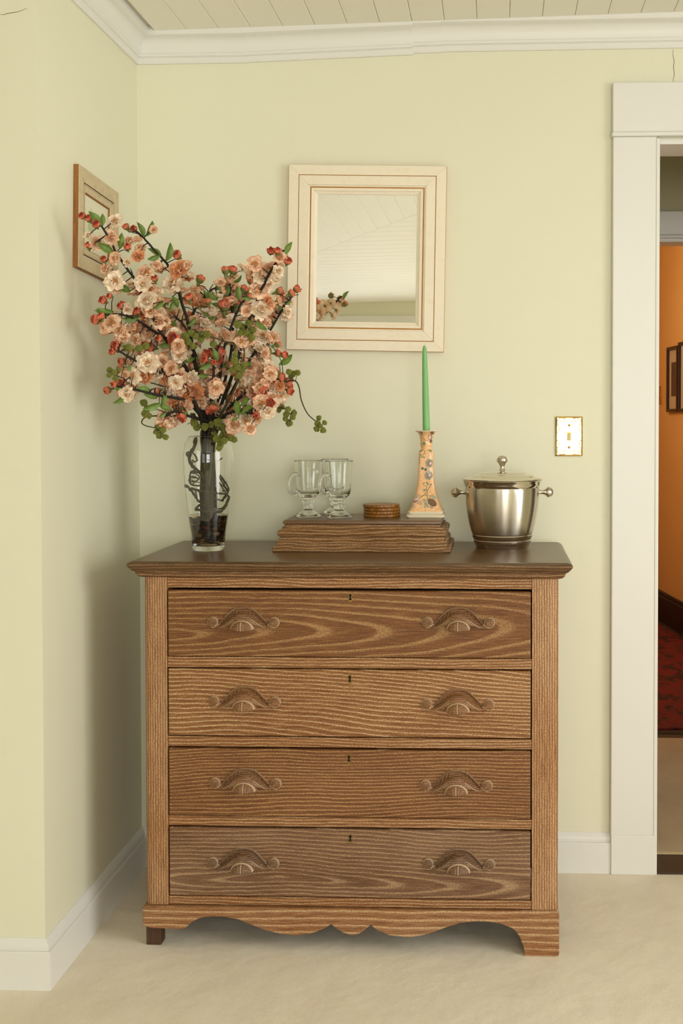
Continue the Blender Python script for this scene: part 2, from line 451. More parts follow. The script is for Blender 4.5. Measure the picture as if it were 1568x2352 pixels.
# ------------------------------------------------------------------ hall and the room beyond the door
HY = 1.83
hf = empty('floor_hall', (1.1, 1.2, FZ)); struct(hf)
box(0.25, 2.4, 0.615, HY - 0.03, FZ - 0.04, FZ + 0.012).build('carpet', M_CARPET2, hf, bevel=0.006)
box(0.1, 2.9, HY - 0.03, 6.0, FZ - 0.04, FZ).build('floorboards', M_THRESH, hf)
box(0.1, 2.4, HY - 0.03, HY + 0.02, FZ, FZ + 0.010).build('threshold', M_THRESH, hf, bevel=0.003)
hw = empty('wall_hall', (1.1, HY, FZ)); struct(hw)
box(0.13, 0.25, 0.64, HY, FZ, 2.4).build('plaster', M_HALL, hw)
box(2.4, 2.52, 0.64, HY, FZ, 2.4).build('plaster', M_HALL, hw)
box(0.13, 0.70, HY, HY + 0.1, FZ, 2.4).build('plaster', M_HALL, hw)
box(1.60, 2.52, HY, HY + 0.1, FZ, 2.4).build('plaster', M_HALL, hw)
box(0.70, 1.60, HY, HY + 0.1, 1.925, 2.4).build('plaster', M_HALL, hw)
box(0.13, 2.52, 0.64, HY + 0.1, 2.34, 2.42).build('plaster', M_HALL, hw)
d2 = empty('door_2', (1.15, HY, FZ)); struct(d2)
box(0.58, 1.72, HY - 0.022, HY, 1.935, 2.026).build('header', M_TRIM, d2, bevel=0.003)
box(0.57, 1.73, HY - 0.03, HY, 1.922, 1.934).build('bead', M_TRIM, d2, bevel=0.003)
box(0.58, 0.70, HY - 0.02, HY, FZ + 0.012, 1.922).build('casing', M_TRIM, d2, bevel=0.003)
box(1.60, 1.72, HY - 0.02, HY, FZ + 0.012, 1.922).build('casing', M_TRIM, d2, bevel=0.003)
box(0.70, 1.60, HY - 0.012, HY + 0.1, 1.910, 1.922).build('lintel', M_TRIM, d2)
# slanting orange wall of the far room
OA, OB = Vector((1.70, 1.90, 0)), Vector((1.20, 5.60, 0))
od = (OB - OA).normalized(); on = Vector((-od.y, od.x, 0)) ; on = on if on.x < 0 else -on
def owall(s0, s1, z0, z1, d0, d1):
    m = MB(); vs = []
    for z in (z0, z1):
        for s, d in ((s0, d0), (s1, d0), (s1, d1), (s0, d1)):
            p = OA + od * s + on * d; vs.append((p.x, p.y, z))
    return m.add(vs, [(0, 3, 2, 1), (4, 5, 6, 7), (0, 1, 5, 4), (1, 2, 6, 5), (2, 3, 7, 6), (3, 0, 4, 7)])
L_O = (OB - OA).length
wo = owall(0, L_O, FZ, 2.7, -0.1, 0).build('wall_orange', M_ORANGE); struct(wo)
wo2 = box(0.0, 0.1, HY + 0.1, 5.7, FZ, 2.7).build('wall_orange_left', M_ORANGE); struct(wo2)
wo3 = box(0.0, 1.4, 5.6, 5.7, FZ, 2.7).build('wall_orange_end', M_ORANGE); struct(wo3)
co_ = box(0.0, 1.9, HY + 0.1, 5.7, 2.6, 2.7).build('ceiling_far', M_CEIL); struct(co_)
wo4 = box(0.0, 1.9, HY + 0.1, HY + 0.12, 2.4, 2.7).build('wall_orange_over', M_ORANGE); struct(wo4)
bo = empty('baseboard_orange', OA); struct(bo)
owall(0.02, L_O - .02, FZ, 0.150, 0, 0.02).build('skirting_board', M_BLACKWOOD, bo, bevel=0.004)
owall(0.02, L_O - .02, 0.150, 0.175, 0, 0.012).build('cap_moulding', M_BLACKWOOD, bo, bevel=0.004)
rg = empty('runner_rug', (0.9, 3.4, FZ))
tag(rg, 'dark red patterned rug on the floor beyond the doorway', 'rug')
m = MB()
rp = [OA + od * 0.08 + on * 0.06, OA + od * 3.6 + on * 0.06]
m.loft([[Vector((0.25, 1.90, z)), Vector((rp[0].x, 1.99, z)), Vector((rp[1].x, rp[1].y, z)), Vector((0.25, 5.45, z))] for z in (FZ + 0.0005, FZ + 0.008)])
m.build('pile', M_RUG, rg)
m = MB(); m.box(0.25, rp[0].x, 1.862, 1.90, FZ + 0.0005, FZ + 0.007)
m.build('border', simple('rug_border', rgb(40, 24, 16), 0.9), rg)
M_FRAMEDK = simple('dark_picture_frame', rgb(44, 22, 14), 0.35)
M_MAT = simple('picture_mat', rgb(200, 185, 160), 0.8)
M_PRINT = simple('dark_print', rgb(96, 74, 56), 0.8, var=0.5, bscale=400)
def hall_picture(s0, s1, z0, z1, label):
    c_ = OA + od * ((s0 + s1) / 2); r_ = empty('framed_print', (c_.x, c_.y, z0)); tag(r_, label, 'picture', None)
    fw_ = 0.018
    owall(s0, s1, z0, z0 + fw_, 0.001, 0.022).build('frame_rail', M_FRAMEDK, r_); owall(s0, s1, z1 - fw_, z1, 0.001, 0.022).build('frame_rail', M_FRAMEDK, r_)
    owall(s0, s0 + fw_, z0 + fw_, z1 - fw_, 0.001, 0.022).build('frame_rail', M_FRAMEDK, r_); owall(s1 - fw_, s1, z0 + fw_, z1 - fw_, 0.001, 0.022).build('frame_rail', M_FRAMEDK, r_)
    owall(s0 + fw_, s1 - fw_, z0 + fw_, z1 - fw_, 0.001, 0.008).build('mat_board', M_MAT, r_)
    ds, dz = (s1 - s0) * 0.28, (z1 - z0) * 0.24
    owall(s0 + ds, s1 - ds, z0 + dz, z1 - dz, 0.008, 0.009).build('print', M_PRINT, r_)
def sY(Y): return (Y - OA.y) / od.y
# the ray through a pixel met with the slanting wall
def on_orange(px, py):
    d = ray(px, py); t_ = (OA - CAM).dot(on) / d.dot(on); p = CAM + d * t_; return (p - OA).dot(od), p.z
sA, zA = on_orange(1538, 815); sB, zB = on_orange(1562, 946); sC, _ = on_orange(1563, 800)
hall_picture(min(sA, sB), max(sA, sB), zB, zB + 0.385, 'narrow dark framed print on the orange wall beyond the doorway, farther one')
hall_picture(sC - 0.30, sC - 0.015, zB, zB + 0.40, 'dark framed print nearer the doorway on the orange wall')
sD, zD = on_orange(1516, 908)
sp = empty('switch_plate_brass', (OA + od * sD)); sp.location.z = zD - 0.05
tag(sp, 'small brass switch plate on the orange wall past the framed prints', 'switch')
M_BRASS = simple('aged_brass', rgb(190, 140, 60), 0.3, 1.0)
owall(sD - 0.036, sD + 0.036, zD - 0.055, zD + 0.055, 0.0, 0.006).build('plate', M_BRASS, sp, bevel=0.003)
owall(sD - 0.008, sD + 0.008, zD - 0.014, zD + 0.014, 0.006, 0.016).build('toggle', M_BRASS, sp, bevel=0.002)
# lamp in the far room
lp = empty('pendant_lamp', (0.75, 3.3, 1.95)); tag(lp, 'frosted globe pendant lamp hanging from the far room ceiling', 'lamp')
T = NT('lamp_globe'); e_ = T.n('Emission', None, Color=(1.0, 0.72, 0.42, 1), Strength=22.0); T.t.links.new(e_.outputs[0], T.out.inputs[0]); M_GLOBE = T.m
MB().lathe([(0.012, 0.10), (0.05, 0.085), (0.085, 0.045), (0.10, 0.0), (0.085, -0.045), (0.05, -0.08), (0.01, -0.093)], (0.75, 3.3, 1.95), 24).build('globe', M_GLOBE, lp, smooth=True)
MB().tube([(0.75, 3.3, 2.05), (0.75, 3.3, 2.6)], 0.006).build('cord', M_BLACKWOOD, lp)
MB().lathe([(0.04, 0.045), (0.045, 0.03), (0.02, 0.0)], (0.75, 3.3, 2.555), 20).build('ceiling_rose', M_BRASS, lp, smooth=True)
pl = bpy.data.lights.new('lamp_light', 'POINT'); pl.energy = 21; pl.color = (1.0, 0.79, 0.50); pl.shadow_soft_size = 0.1
po = bpy.data.objects.new('lamp_light', pl); COL.objects.link(po); po.location = (0.75, 3.1, 1.78)

# ------------------------------------------------------------------ the chest of drawers
M_POST = wood('limed_post', 'Z', (112, 62, 16), (154, 98, 42), (216, 188, 150), 170, v0=-1.0, warp=0.006, wfu=0.8, wfv=3, lime=0.75, grey=0.22, gcol=(175, 140, 105))
M_RAIL = wood('limed_rail', 'X', (104, 56, 8), (140, 86, 28), (208, 174, 132), 140, v0=-1.3, warp=0.022, wfu=3.5, wfv=9, lime=0.8, grey=0.15, seed=4)
M_MOULD = wood('limed_moulding', 'X', (78, 44, 14), (112, 68, 28), (190, 158, 118), 120, v0=-1.3, warp=0.02, wfu=2.5, wfv=12, lime=0.7, grey=0.2, seed=8)
M_TOP = wood('dark_waxed_top', 'XT', (66, 44, 22), (100, 72, 42), (152, 122, 86), 45, v0=-0.5, warp=0.04, lime=0.5, grey=0.3, gcol=(104, 80, 52), rough=0.30, bump=0.05, seed=2, spec=0.5)
M_EDGE = wood('worn_dark_edge', 'X', (66, 40, 16), (98, 64, 30), (168, 138, 100), 150, v0=-1.3, warp=0.02, wfu=2.5, wfv=12, lime=0.5, grey=0.3, gcol=(104, 78, 52), seed=9, rough=0.4)
M_APRON = wood('limed_apron', 'X', (110, 62, 20), (150, 96, 44), (206, 172, 130), 62, v0=0.16, d0=0.02, t=0.035, warp=0.03, wfu=2.5, wfv=4, lime=0.8, grey=0.25, seed=11)
M_DW = [
    wood('limed_drawer_cathedral', 'X', (88, 48, 13), (118, 71, 27), (180, 142, 94), 84, v0=0.752, d0=0.042, t=0.085, tilt=-0.02, warp=0.04, wfu=2.0, wfv=4, lime=0.72, grey=0.15, gcol=(140, 100, 56), seed=1),
    wood('limed_drawer_straight', 'X', (98, 52, 8), (134, 80, 22), (202, 168, 126), 112, v0=-0.5, tilt=0.06, warp=0.08, wfu=1.7, wfv=4, lime=0.95, grey=0.22, gcol=(160, 118, 70), seed=5),
    wood('limed_drawer_fine', 'X', (84, 43, 11), (112, 62, 18), (178, 138, 90), 122, v0=0.75, d0=0.02, t=0.03, tilt=-0.03, warp=0.055, wfu=1.8, wfv=4, lime=0.95, grey=0.2, gcol=(140, 96, 54), seed=7),
    wood('limed_drawer_grey', 'X', (84, 48, 22), (110, 71, 38), (176, 144, 108), 108, v0=0.165, d0=0.012, t=0.07, tilt=0.01, warp=0.05, wfu=2.4, wfv=4, lime=0.85, grey=0.45, gcol=(136, 106, 84), seed=13),
]
M_HANDLE = [wood('limed_carving_%d' % i, 'X', d_, m_, (214, 190, 156), 260, v0=-1, warp=0.004, lime=0.55, grey=0.1, seed=20 + i, use_lime_attr=True, bump=0.2)
            for i, (d_, m_) in enumerate([((86, 48, 12), (122, 76, 28)), ((96, 54, 14), (132, 82, 32)), ((88, 48, 12), (122, 72, 26)), ((74, 44, 20), (106, 70, 40))])]
M_DARK = simple('carcass_shade', rgb(24, 15, 8), 0.9)  # near-black colour stands in for the shade inside the carcass
M_LEG = wood('dark_leg', 'Z', (44, 24, 10), (78, 46, 20), (110, 74, 40), 150, v0=-1, lime=0.3, grey=0.1)
M_ESC = simple('keyhole_brass', rgb(150, 120, 66), 0.35, 1.0)
M_HOLE = simple('keyhole_dark', (0.004, 0.003, 0.002, 1), 0.9)

DX0, DX1 = -0.488, 0.478
ds = empty('chest_of_drawers', (0.0, 0.22, FZ))
tag(ds, 'limed wooden chest of four drawers with carved handles standing on the carpet', 'chest of drawers')
YB = 0.425
def post(x0, x1, outer):
    r = 0.020; y0, y1 = 0.0, 0.055
    pts = []
    if outer < 0:
        pts = [(x1, y0), (x1, y1), (x0, y1)] + [(x0 + r - r * math.cos(R(a)), y0 + r - r * math.sin(R(a))) for a in range(0, 91, 15)]
    else:
        pts = [(x0, y1), (x0, y0)] + [(x1 - r + r * math.sin(R(a)), y0 + r - r * math.cos(R(a))) for a in range(0, 91, 15)] + [(x1, y1)]
    return MB().loft([[Vector((px, py, z)) for px, py in pts] for z in (0.0955, 0.8655)])
post(DX0, -0.4315, -1).build('post', M_POST, ds, smooth=True)
post(0.4165, DX1, 1).build('post', M_POST, ds, smooth=True)
for z0, z1 in ((0.8405, 0.8645), (0.6545, 0.6795), (0.4690, 0.4925), (0.2825, 0.3055), (0.0960, 0.1165)):
    box(-0.4312, 0.4162, 0.0012, 0.05, z0, z1).build('rail', M_RAIL, ds, bevel=0.0015)
box(DX0 + 0.008, DX0 + 0.022, 0.055, YB, 0.03, 0.865).build('side_panel', M_POST, ds)
box(DX1 - 0.022, DX1 - 0.008, 0.055, YB, 0.03, 0.865).build('side_panel', M_POST, ds)
box(DX0 + 0.02, DX1 - 0.02, YB - 0.012, YB, 0.03, 0.865).build('back_panel', M_DARK, ds)
box(-0.4300, 0.4150, 0.045, 0.055, 0.0965, 0.8640).build('gap_shade_panel', M_DARK, ds)  # added dark sheet, its colour gives the drawer gaps their shade
# under-top moulding and top
def ring(o, z, r=0.006): return rrect(DX0 - o, DX1 + o, -o, YB, r, z)
MB().loft([ring(0.002, 0.8650), ring(0.004, 0.8655), ring(0.009, 0.8675), ring(0.013, 0.8715), ring(0.0145, 0.8760), ring(0.0155, 0.8772), ring(0.0155, 0.8795)]).build('cornice_moulding', M_MOULD, ds, smooth=True, angle=30)
MB().loft([ring(0.016, 0.8797), ring(0.020, 0.8812), ring(0.0265, 0.8885), ring(0.0295, 0.8925), ring(0.0305, 0.8960), ring(0.0295, 0.8990), ring(0.020, 0.8992)]).build('edge_moulding', M_EDGE, ds, smooth=True, angle=30)
tp = MB().loft([ring(0.0294, 0.8990), ring(0.0285, 0.9003), ring(0.024, 0.9030), ring(0.019, 0.9044)])
tp.build('top', M_TOP, ds, smooth=True, angle=20)

# apron with the scalloped lower edge
AP = [(335, 2128), (345, 2132), (419, 2135), (426, 2132), (439, 2119), (456, 2110), (479, 2106), (512, 2106), (545, 2112), (575, 2124), (608, 2137), (645, 2146), (681, 2149),
      (715, 2145), (741, 2135), (752, 2129), (760, 2123), (764, 2127), (771, 2133), (788, 2143), (807, 2149), (820, 2147), (832, 2141), (845, 2130), (851, 2124), (857, 2131), (866, 2137), (894, 2149), (942, 2154),
      (980, 2147), (1021, 2132), (1055, 2121), (1090, 2117), (1124, 2118), (1152, 2123), (1176, 2133), (1186, 2142), (1193, 2153), (1202, 2177), (1204, 2194)]
ay = -0.008
pts = [(at(px, py, ay).x, at(px, py, ay).z) for px, py in AP]
pts[-1] = (pts[-1][0], FZ)
x_r = DX1 + 0.002; x_l = DX0 - 0.003
poly = [(x_l, 0.048)] + pts + [(x_r - 0.004, FZ), (x_r, FZ + 0.006), (x_r, 0.0905), (x_r - 0.004, 0.0945), (x_l + 0.004, 0.0945), (x_l, 0.0905)]
MB().poly_y(poly, ay, 0.014).build('apron', M_APRON, ds, bevel=0.0018)
# side returns of the base
MB().box(x_r - 0.012, x_r - 0.001, 0.014, YB, 0.035, 0.0935).build('base_side', M_APRON, ds)
MB().box(x_l + 0.001, x_l + 0.012, 0.014, YB, 0.045, 0.0935).build('base_side', M_APRON, ds)
box(x_r - 0.06, x_r - 0.002, 0.014, 0.06, FZ, 0.090).build('leg', M_APRON, ds, bevel=0.004)
lx0 = at(336, 2160, 0.02).x; lx1 = at(371, 2160, 0.02).x
box(lx0, lx1, 0.018, 0.052, FZ, 0.090).build('leg', M_LEG, ds, bevel=0.003)
box(x_r - 0.05, x_r - 0.006, YB - 0.045, YB, FZ, 0.09).build('leg', M_LEG, ds, bevel=0.003)
box(x_l + 0.006, x_l + 0.05, YB - 0.045, YB, FZ, 0.09).build('leg', M_LEG, ds, bevel=0.003)

# carved handle relief
def handle_mesh(name, mat, ridged):
    nu, nv = 250, 92
    U0, U1, V0, V1 = -0.0865, 0.0865, -0.0065, 0.0525
    def smooth01(a): a = max(0.0, min(1.0, a)); return a * a * (3 - 2 * a)
    def vo(u): return 0.0085 + 0.0405 * 0.5 * (1 + math.cos(PI * min(1, abs(u) / 0.066) ** 1.45))
    def vi(u): return 0.0045 + 0.0305 * 0.5 * (1 + math.cos(PI * min(1, abs(u) / 0.062)))
    def vb(u): return 0.0005 + 0.006 * math.exp(-((abs(u) - 0.033) / 0.010) ** 2)
    def hgt(u, v):
        h = -1.0; lime = 0.0
        au = abs(u)
        # scroll discs at both ends
        d = math.hypot(au - 0.0715, v - 0.0140)
        if d < 0.0128:
            h = 0.0025 + 0.0035 * math.sqrt(max(0, 1 - (d / 0.0128) ** 2))
            lime = 0.75 * math.exp(-((d - 0.0119) / 0.0007) ** 2)
            if v < 0.0145 and au < 0.0715: h += 0.0012 * smooth01((0.0715 - au) / 0.006)
        # neck joining scroll and arch (lower side)
        if 0.055 < au < 0.0735 and 0.0005 < v < 0.0105 - 0.25 * max(0, au - 0.062):
            h = max(h, 0.0045)
        if au < 0.066:
            o, i_, b = vo(u), vi(u), vb(u)
            if b <= v <= i_:
                p = (v - b) / max(1e-4, i_ - b)
                crest = 0.0055 + 0.0085 * math.cos(PI / 2 * min(1, au / 0.062))
                h = max(h, crest * (0.75 + 0.25 * math.sin(PI * p)))
                for q in (0.004, 0.0085):
                    if 0.016 < au < 0.056:
                        gq = math.exp(-((v - (i_ - q)) / 0.0006) ** 2) * smooth01((au - 0.016) / 0.008) * smooth01((0.056 - au) / 0.008); lime = max(lime, 0.85 * gq); h -= 0.0009 * gq
            elif i_ < v <= o:
                p = (v - i_) / max(1e-4, o - i_)
                rim = 0.0052 + 0.0025 * math.cos(PI / 2 * min(1, au / 0.066))
                inn = 0.0055 + 0.0085 * math.cos(PI / 2 * min(1, au / 0.062))
                h0 = inn * (1 - p) ** 1.6 * 0.9 + rim * p ** 1.3
                h0 -= 0.0042 * math.sin(PI * p)
                if ridged and 0.012 < au < 0.060:
                    h0 += 0.0011 * math.sin((au + 0.35 * v) * 2 * PI / 0.0068) * math.sin(PI * min(1, p * 1.2))
                h = max(h, h0)
                lime = max(lime, 0.75 * math.exp(-((o - v - 0.0016) / 0.0007) ** 2))
        # thumb lobe
        e = math.hypot(u / 0.0270, (v - 0.001) / (0.0205 if v > 0.001 else 0.0062))
        if e < 1.0:
            hl = 0.0125 + 0.0105 * math.sqrt(max(0, 1 - e * e))
            if v > 0.001: lime = max(lime if h > hl else 0, 1.0 * math.exp(-((e - 0.95) / 0.05) ** 2))
            if v < 0.018 and v > -0.0025:
                ga = math.exp(-(u / 0.0011) ** 2); gb = math.exp(-((abs(u) - 0.0062) / 0.0005) ** 2) * (1 if v < 0.0145 else 0)
                lime = max(lime, ga, 0.9 * gb); hl -= 0.0015 * max(ga, gb)
            h = max(h, hl)
        return h, lime
    H = [[hgt(U0 + (U1 - U0) * i / nu, V0 + (V1 - V0) * j / nv) for i in range(nu + 1)] for j in range(nv + 1)]
    idx = {}; vs = []; lm = []; fs = []
    def vid(i, j):
        if (i, j) not in idx:
            idx[(i, j)] = len(vs)
            h, l_ = H[j][i]
            vs.append((U0 + (U1 - U0) * i / nu, -1.5 * max(h, 0.0), V0 + (V1 - V0) * j / nv)); lm.append(l_ if h > 0 else 0.45)
        return idx[(i, j)]
    for j in range(nv):
        for i in range(nu):
            if max(H[j][i][0], H[j][i + 1][0], H[j + 1][i + 1][0], H[j + 1][i][0]) > 0:
                fs.append((vid(i, j), vid(i + 1, j), vid(i + 1, j + 1), vid(i, j + 1)))
    me = bpy.data.meshes.new(name); me.from_pydata(vs, [], fs)
    at_ = me.attributes.new('lime', 'FLOAT', 'POINT')
    for k, l_ in enumerate(lm): at_.data[k].value = l_
    for p in me.polygons: p.use_smooth = True
    me.materials.append(mat); return me

DRW = [(0.6800, 0.8385), (0.4945, 0.6540), (0.3065, 0.4675), (0.1180, 0.2815)]
HND = [((-0.2513, 0.7475), (0.2470, 0.7500)), ((-0.2491, 0.5625), (0.2461, 0.5605)), ((-0.2480, 0.3715), (0.2425, 0.3720)), ((-0.2540, 0.1845), (0.2481, 0.1885))]
KEY = [(-0.0029, 0.8208), (-0.0043, 0.6307), (-0.0068, 0.4450), (-0.0042, 0.2587)]
RDG = [(True, True), (True, False), (True, True), (False, False)]
lbl = ['widest cathedral grain, topmost drawer', 'straight slanting grain, second drawer down', 'fine dark grain at its upper edge, third drawer down', 'greyish brown lowest drawer with a knot']
def key_outline(s):
    pts = []
    for a in range(-60, 241, 20): pts.append((s * 0.0052 * math.cos(R(a)), 0.0045 + s * 0.0052 * math.sin(R(a))))
    pts += [(-s * 0.0028, -0.0015), (-s * 0.0050, -0.0085 * s), (-s * 0.003, -0.0105 * s), (s * 0.003, -0.0105 * s), (s * 0.0050, -0.0085 * s), (s * 0.0028, -0.0015)]
    return pts
for k, (z0, z1) in enumerate(DRW):
    d = box(-0.4285 , 0.4135, -0.0035, 0.022, z0 + 0.0015, z1 - (0.0035 if k == 0 else 0.0022)).build('drawer', M_DW[k], ds, bevel=0.0022)
    d['label'] = lbl[k]
    for (hx, hz), rd in zip(HND[k], RDG[k]):
        me = handle_mesh('handle', M_HANDLE[k], rd)
        o = inst('handle', me, d, Matrix.Translation(Vector((hx, -0.0028, hz)) - Vector(ds.location)))
        md = None
    kx, kz = KEY[k]
    o1 = key_outline(1.0); o2 = key_outline(0.66); n = len(o1)
    m = MB()
    m.add([(kx + a, -0.0046, kz + b) for a, b in o1] + [(kx + a, -0.0046, kz + b) for a, b in o2] + [(kx + a, -0.0030, kz + b) for a, b in o1],
          [(i, (i + 1) % n, n + (i + 1) % n, n + i) for i in range(n)] + [(2 * n + i, 2 * n + (i + 1) % n, (i + 1) % n, i) for i in range(n)])
    m.build('escutcheon', M_ESC, d)
    MB().add([(kx + a, -0.0038, kz + b) for a, b in o2], [tuple(range(n))]).build('keyhole', M_HOLE, d)

# ------------------------------------------------------------------ wooden box on the chest
ZT = 0.9044
M_BOX = wood('limed_box', 'X', (86, 50, 12), (134, 86, 32), (200, 168, 124), 135, v0=-1.3, warp=0.03, wfu=5, wfv=14, lime=0.75, grey=0.12, seed=31)
M_BOXLID = wood('dark_box_lid', 'XT', (92, 64, 38), (112, 82, 52), (140, 112, 80), 60, v0=-0.5, warp=0.03, lime=0.3, grey=0.35, gcol=(108, 86, 62), rough=0.32, bump=0.12, seed=33, spec=0.5)
bx0, bx1, by0, by1 = -0.2180, 0.2215, 0.168, 0.425
bxo = empty('moulded_wooden_box', (0, 0.30, ZT))
tag(bxo, 'low limed wooden box with stepped mouldings and flat dark lid on the chest', 'box')
def bring(i_, z): i_ /= 1000; return rrect(bx0 + i_, bx1 - i_, by0 + i_, by1 - i_, 0.0025, ZT + z / 1000, 3)
MB().loft([bring(2, 0), bring(0, 2.5), bring(0, 9), bring(2.5, 12)]).build('base_moulding', M_BOX, bxo, smooth=True)
MB().loft([bring(9, 11.5), bring(9, 24), bring(10.5, 25.5), bring(13.5, 28.5), bring(16, 33), bring(16, 36.5), bring(13.5, 38), bring(11, 42), bring(10.5, 46.5), bring(12, 51), bring(16, 54), bring(21, 55.5), bring(21.5, 60), bring(26.5, 61), bring(27, 66)]).build('body', M_BOX, bxo, smooth=True)
MB().loft([bring(25, 66.8), bring(22.8, 68.5), bring(22.5, 71), bring(23, 74), bring(26, 76.5)]).build('lid', M_BOXLID, bxo, smooth=True, angle=20)
BT = ZT + 0.0765

# ------------------------------------------------------------------ glassware
def glass(name, tint=(1, 1, 1, 1), ior=1.47, rough=0.0):
    T = NT(name); T.bsdf(Base_Color=tint, Roughness=rough, IOR=ior, Transmission_Weight=1.0); return T.m
M_GLASS = glass('clear_glass', (0.985, 1.0, 0.985, 1))
M_VASE = glass('vase_glass', (0.985, 0.995, 0.985, 1), 1.46)
def make_mug(px, py, az, label):
    c = atZ(px, py, BT); root = empty('glass_mug', (c.x, c.y, BT)); tag(root, label, 'glass mug', 'glass mugs on the box')
    out = [(0.0, 0.0008), (0.026, 0.0006), (0.0315, 0.0), (0.033, 0.002), (0.0325, 0.0045), (0.025, 0.010), (0.016, 0.0155), (0.0115, 0.019), (0.0112, 0.022), (0.0125, 0.0245), (0.0158, 0.0275), (0.0162, 0.030), (0.0145, 0.033),
           (0.0152, 0.036), (0.0166, 0.039), (0.0152, 0.0425), (0.0140, 0.0448), (0.0155, 0.0475), (0.0205, 0.051), (0.0258, 0.0565), (0.0292, 0.065), (0.0305, 0.075), (0.0318, 0.095), (0.0335, 0.118), (0.0354, 0.1380), (0.0359, 0.1425), (0.0361, 0.1436), (0.03605, 0.1443), (0.0358, 0.1448), (0.0354, 0.14495), (0.0350, 0.1447), (0.03475, 0.1442), (0.0346, 0.1434),
           (0.0343, 0.1420), (0.0338, 0.138), (0.0312, 0.112), (0.0294, 0.090), (0.0282, 0.075), (0.0262, 0.066), (0.022, 0.0595), (0.014, 0.0555), (0.0, 0.0545)]
    MB().lathe(out[1:-1], c, 40, True, True).build('bowl', M_GLASS, root, smooth=True, angle=60)
    dirv = Vector((math.sin(az), -math.cos(az), 0))
    path = [(0.0318, 0.108), (0.036, 0.111), (0.045, 0.1125), (0.056, 0.108), (0.0635, 0.097), (0.0655, 0.083), (0.062, 0.069), (0.053, 0.0605), (0.043, 0.059), (0.035, 0.063), (0.0305, 0.066)]
    P = catmull([c + dirv * r + Vector((0, 0, z)) for r, z in path], 3)
    rad = [0.0052 if i < 3 or i > len(P) - 4 else 0.0042 for i in range(len(P))]
    MB().tube(P, rad, 10).build('handle', M_GLASS, root, smooth=True, angle=60)
    return root
make_mug(708, 1187, R(-40), 'clear glass footed mug nearest the left end of the box')
make_mug(778.5, 1188.5, R(-40), 'clear glass footed mug standing in front of another mug beside the coasters')
make_mug(769.5, 1179.5, R(-62), 'clear glass footed mug hidden behind another mug on the box')

# coasters
M_COAST = wood('olive_wood', 'XT', (92, 52, 10), (150, 96, 30), (192, 140, 66), 95, v0=0.1, d0=0.01, t=0.3, warp=0.05, wfu=12, wfv=12, lime=0.55, grey=0.0, rough=0.35, bump=0.05, seed=41)
cc = atZ(872, 1190, BT); cc.y += 0.0475
rnd = random.Random(5)
names_ = ['undermost, resting on the box lid', 'second from the bottom of the stack', 'third from the bottom of the stack', 'topmost of the stack, its round face showing']
for k in range(4):
    z0 = BT + k * 0.0083
    m = MB().lathe([(0.0450, 0.0), (0.0468, 0.0014), (0.0474, 0.0040), (0.0468, 0.0066), (0.0450, 0.0080)], (0, 0, 0), 48)
    me = m.mesh('coaster', M_COAST, smooth=True, angle=30)
    o = inst('coaster', me, None, Matrix.Translation((cc.x + rnd.uniform(-.0012, .0012), cc.y + rnd.uniform(-.001, .001), z0)) @ Matrix.Rotation(k * 1.3 + .3, 4, 'Z'))
    tag(o, 'round olive wood coaster, ' + names_[k], 'coaster', 'stack of coasters')

# ------------------------------------------------------------------ candlestick and candle
T = NT('peach_porcelain'); co = T.coords()
cpe = T.mix(T.rampf(T.noise(co, 160, 3, 0.7), [(0.35, 0), (0.65, 1)]), rgb(230, 172, 114), rgb(240, 198, 150))
T.bsdf(Base_Color=cpe, Roughness=0.18, Specular_IOR_Level=0.5); M_PEACH = T.m
M_IVORY = simple('ivory_glaze', rgb(226, 214, 186), 0.2)
M_PGREEN = simple('painted_dark_green', rgb(52, 84, 58), 0.3); M_PLEAF = simple('painted_leaf_green', rgb(122, 146, 104), 0.3)
M_PGREY = simple('painted_grey_green', rgb(140, 144, 112), 0.3); M_PMAROON = simple('painted_maroon', rgb(150, 96, 80), 0.3)
M_PPINK = simple('painted_pale_pink', rgb(208, 186, 172), 0.3); M_PBROWN = simple('painted_brown', rgb(128, 96, 66), 0.3); M_PTEAL = simple('painted_teal', rgb(168, 190, 166), 0.3); M_PWHITE = simple('painted_cream', rgb(232, 222, 196), 0.3)
M_PDK = simple('painted_outline', rgb(84, 62, 48), 0.3)
cs0 = atZ(976.2, 1190, BT); CSX, CSY = cs0.x, cs0.y + 0.0495
cs = empty('candlestick', (CSX, CSY, BT)); tag(cs, 'peach porcelain candlestick painted with vines and flowers, flared square foot', 'candlestick')
def sq(h, n_, z, k=48, r=None):
    out = []
    for i in range(k):
        a = 2 * PI * (i + 0.5) / k; c_, s_ = math.cos(a), math.sin(a)
        rr = h / (abs(c_) ** n_ + abs(s_) ** n_) ** (1.0 / n_)
        out.append(Vector((CSX + rr * c_, CSY + rr * s_, BT + z)))
    return out
MB().loft([sq(.0478, 14, 0.0), sq(.0492, 16, .0015), sq(.0495, 16, .0065), sq(.0478, 14, .0082)]).build('foot_plate', M_IVORY, cs, smooth=True, angle=30)
MB().loft([sq(.0425, 14, .0080), sq(.0445, 16, .0095), sq(.0452, 16, .0148), sq(.0440, 14, .0162)]).build('step', M_IVORY, cs, smooth=True, angle=30)
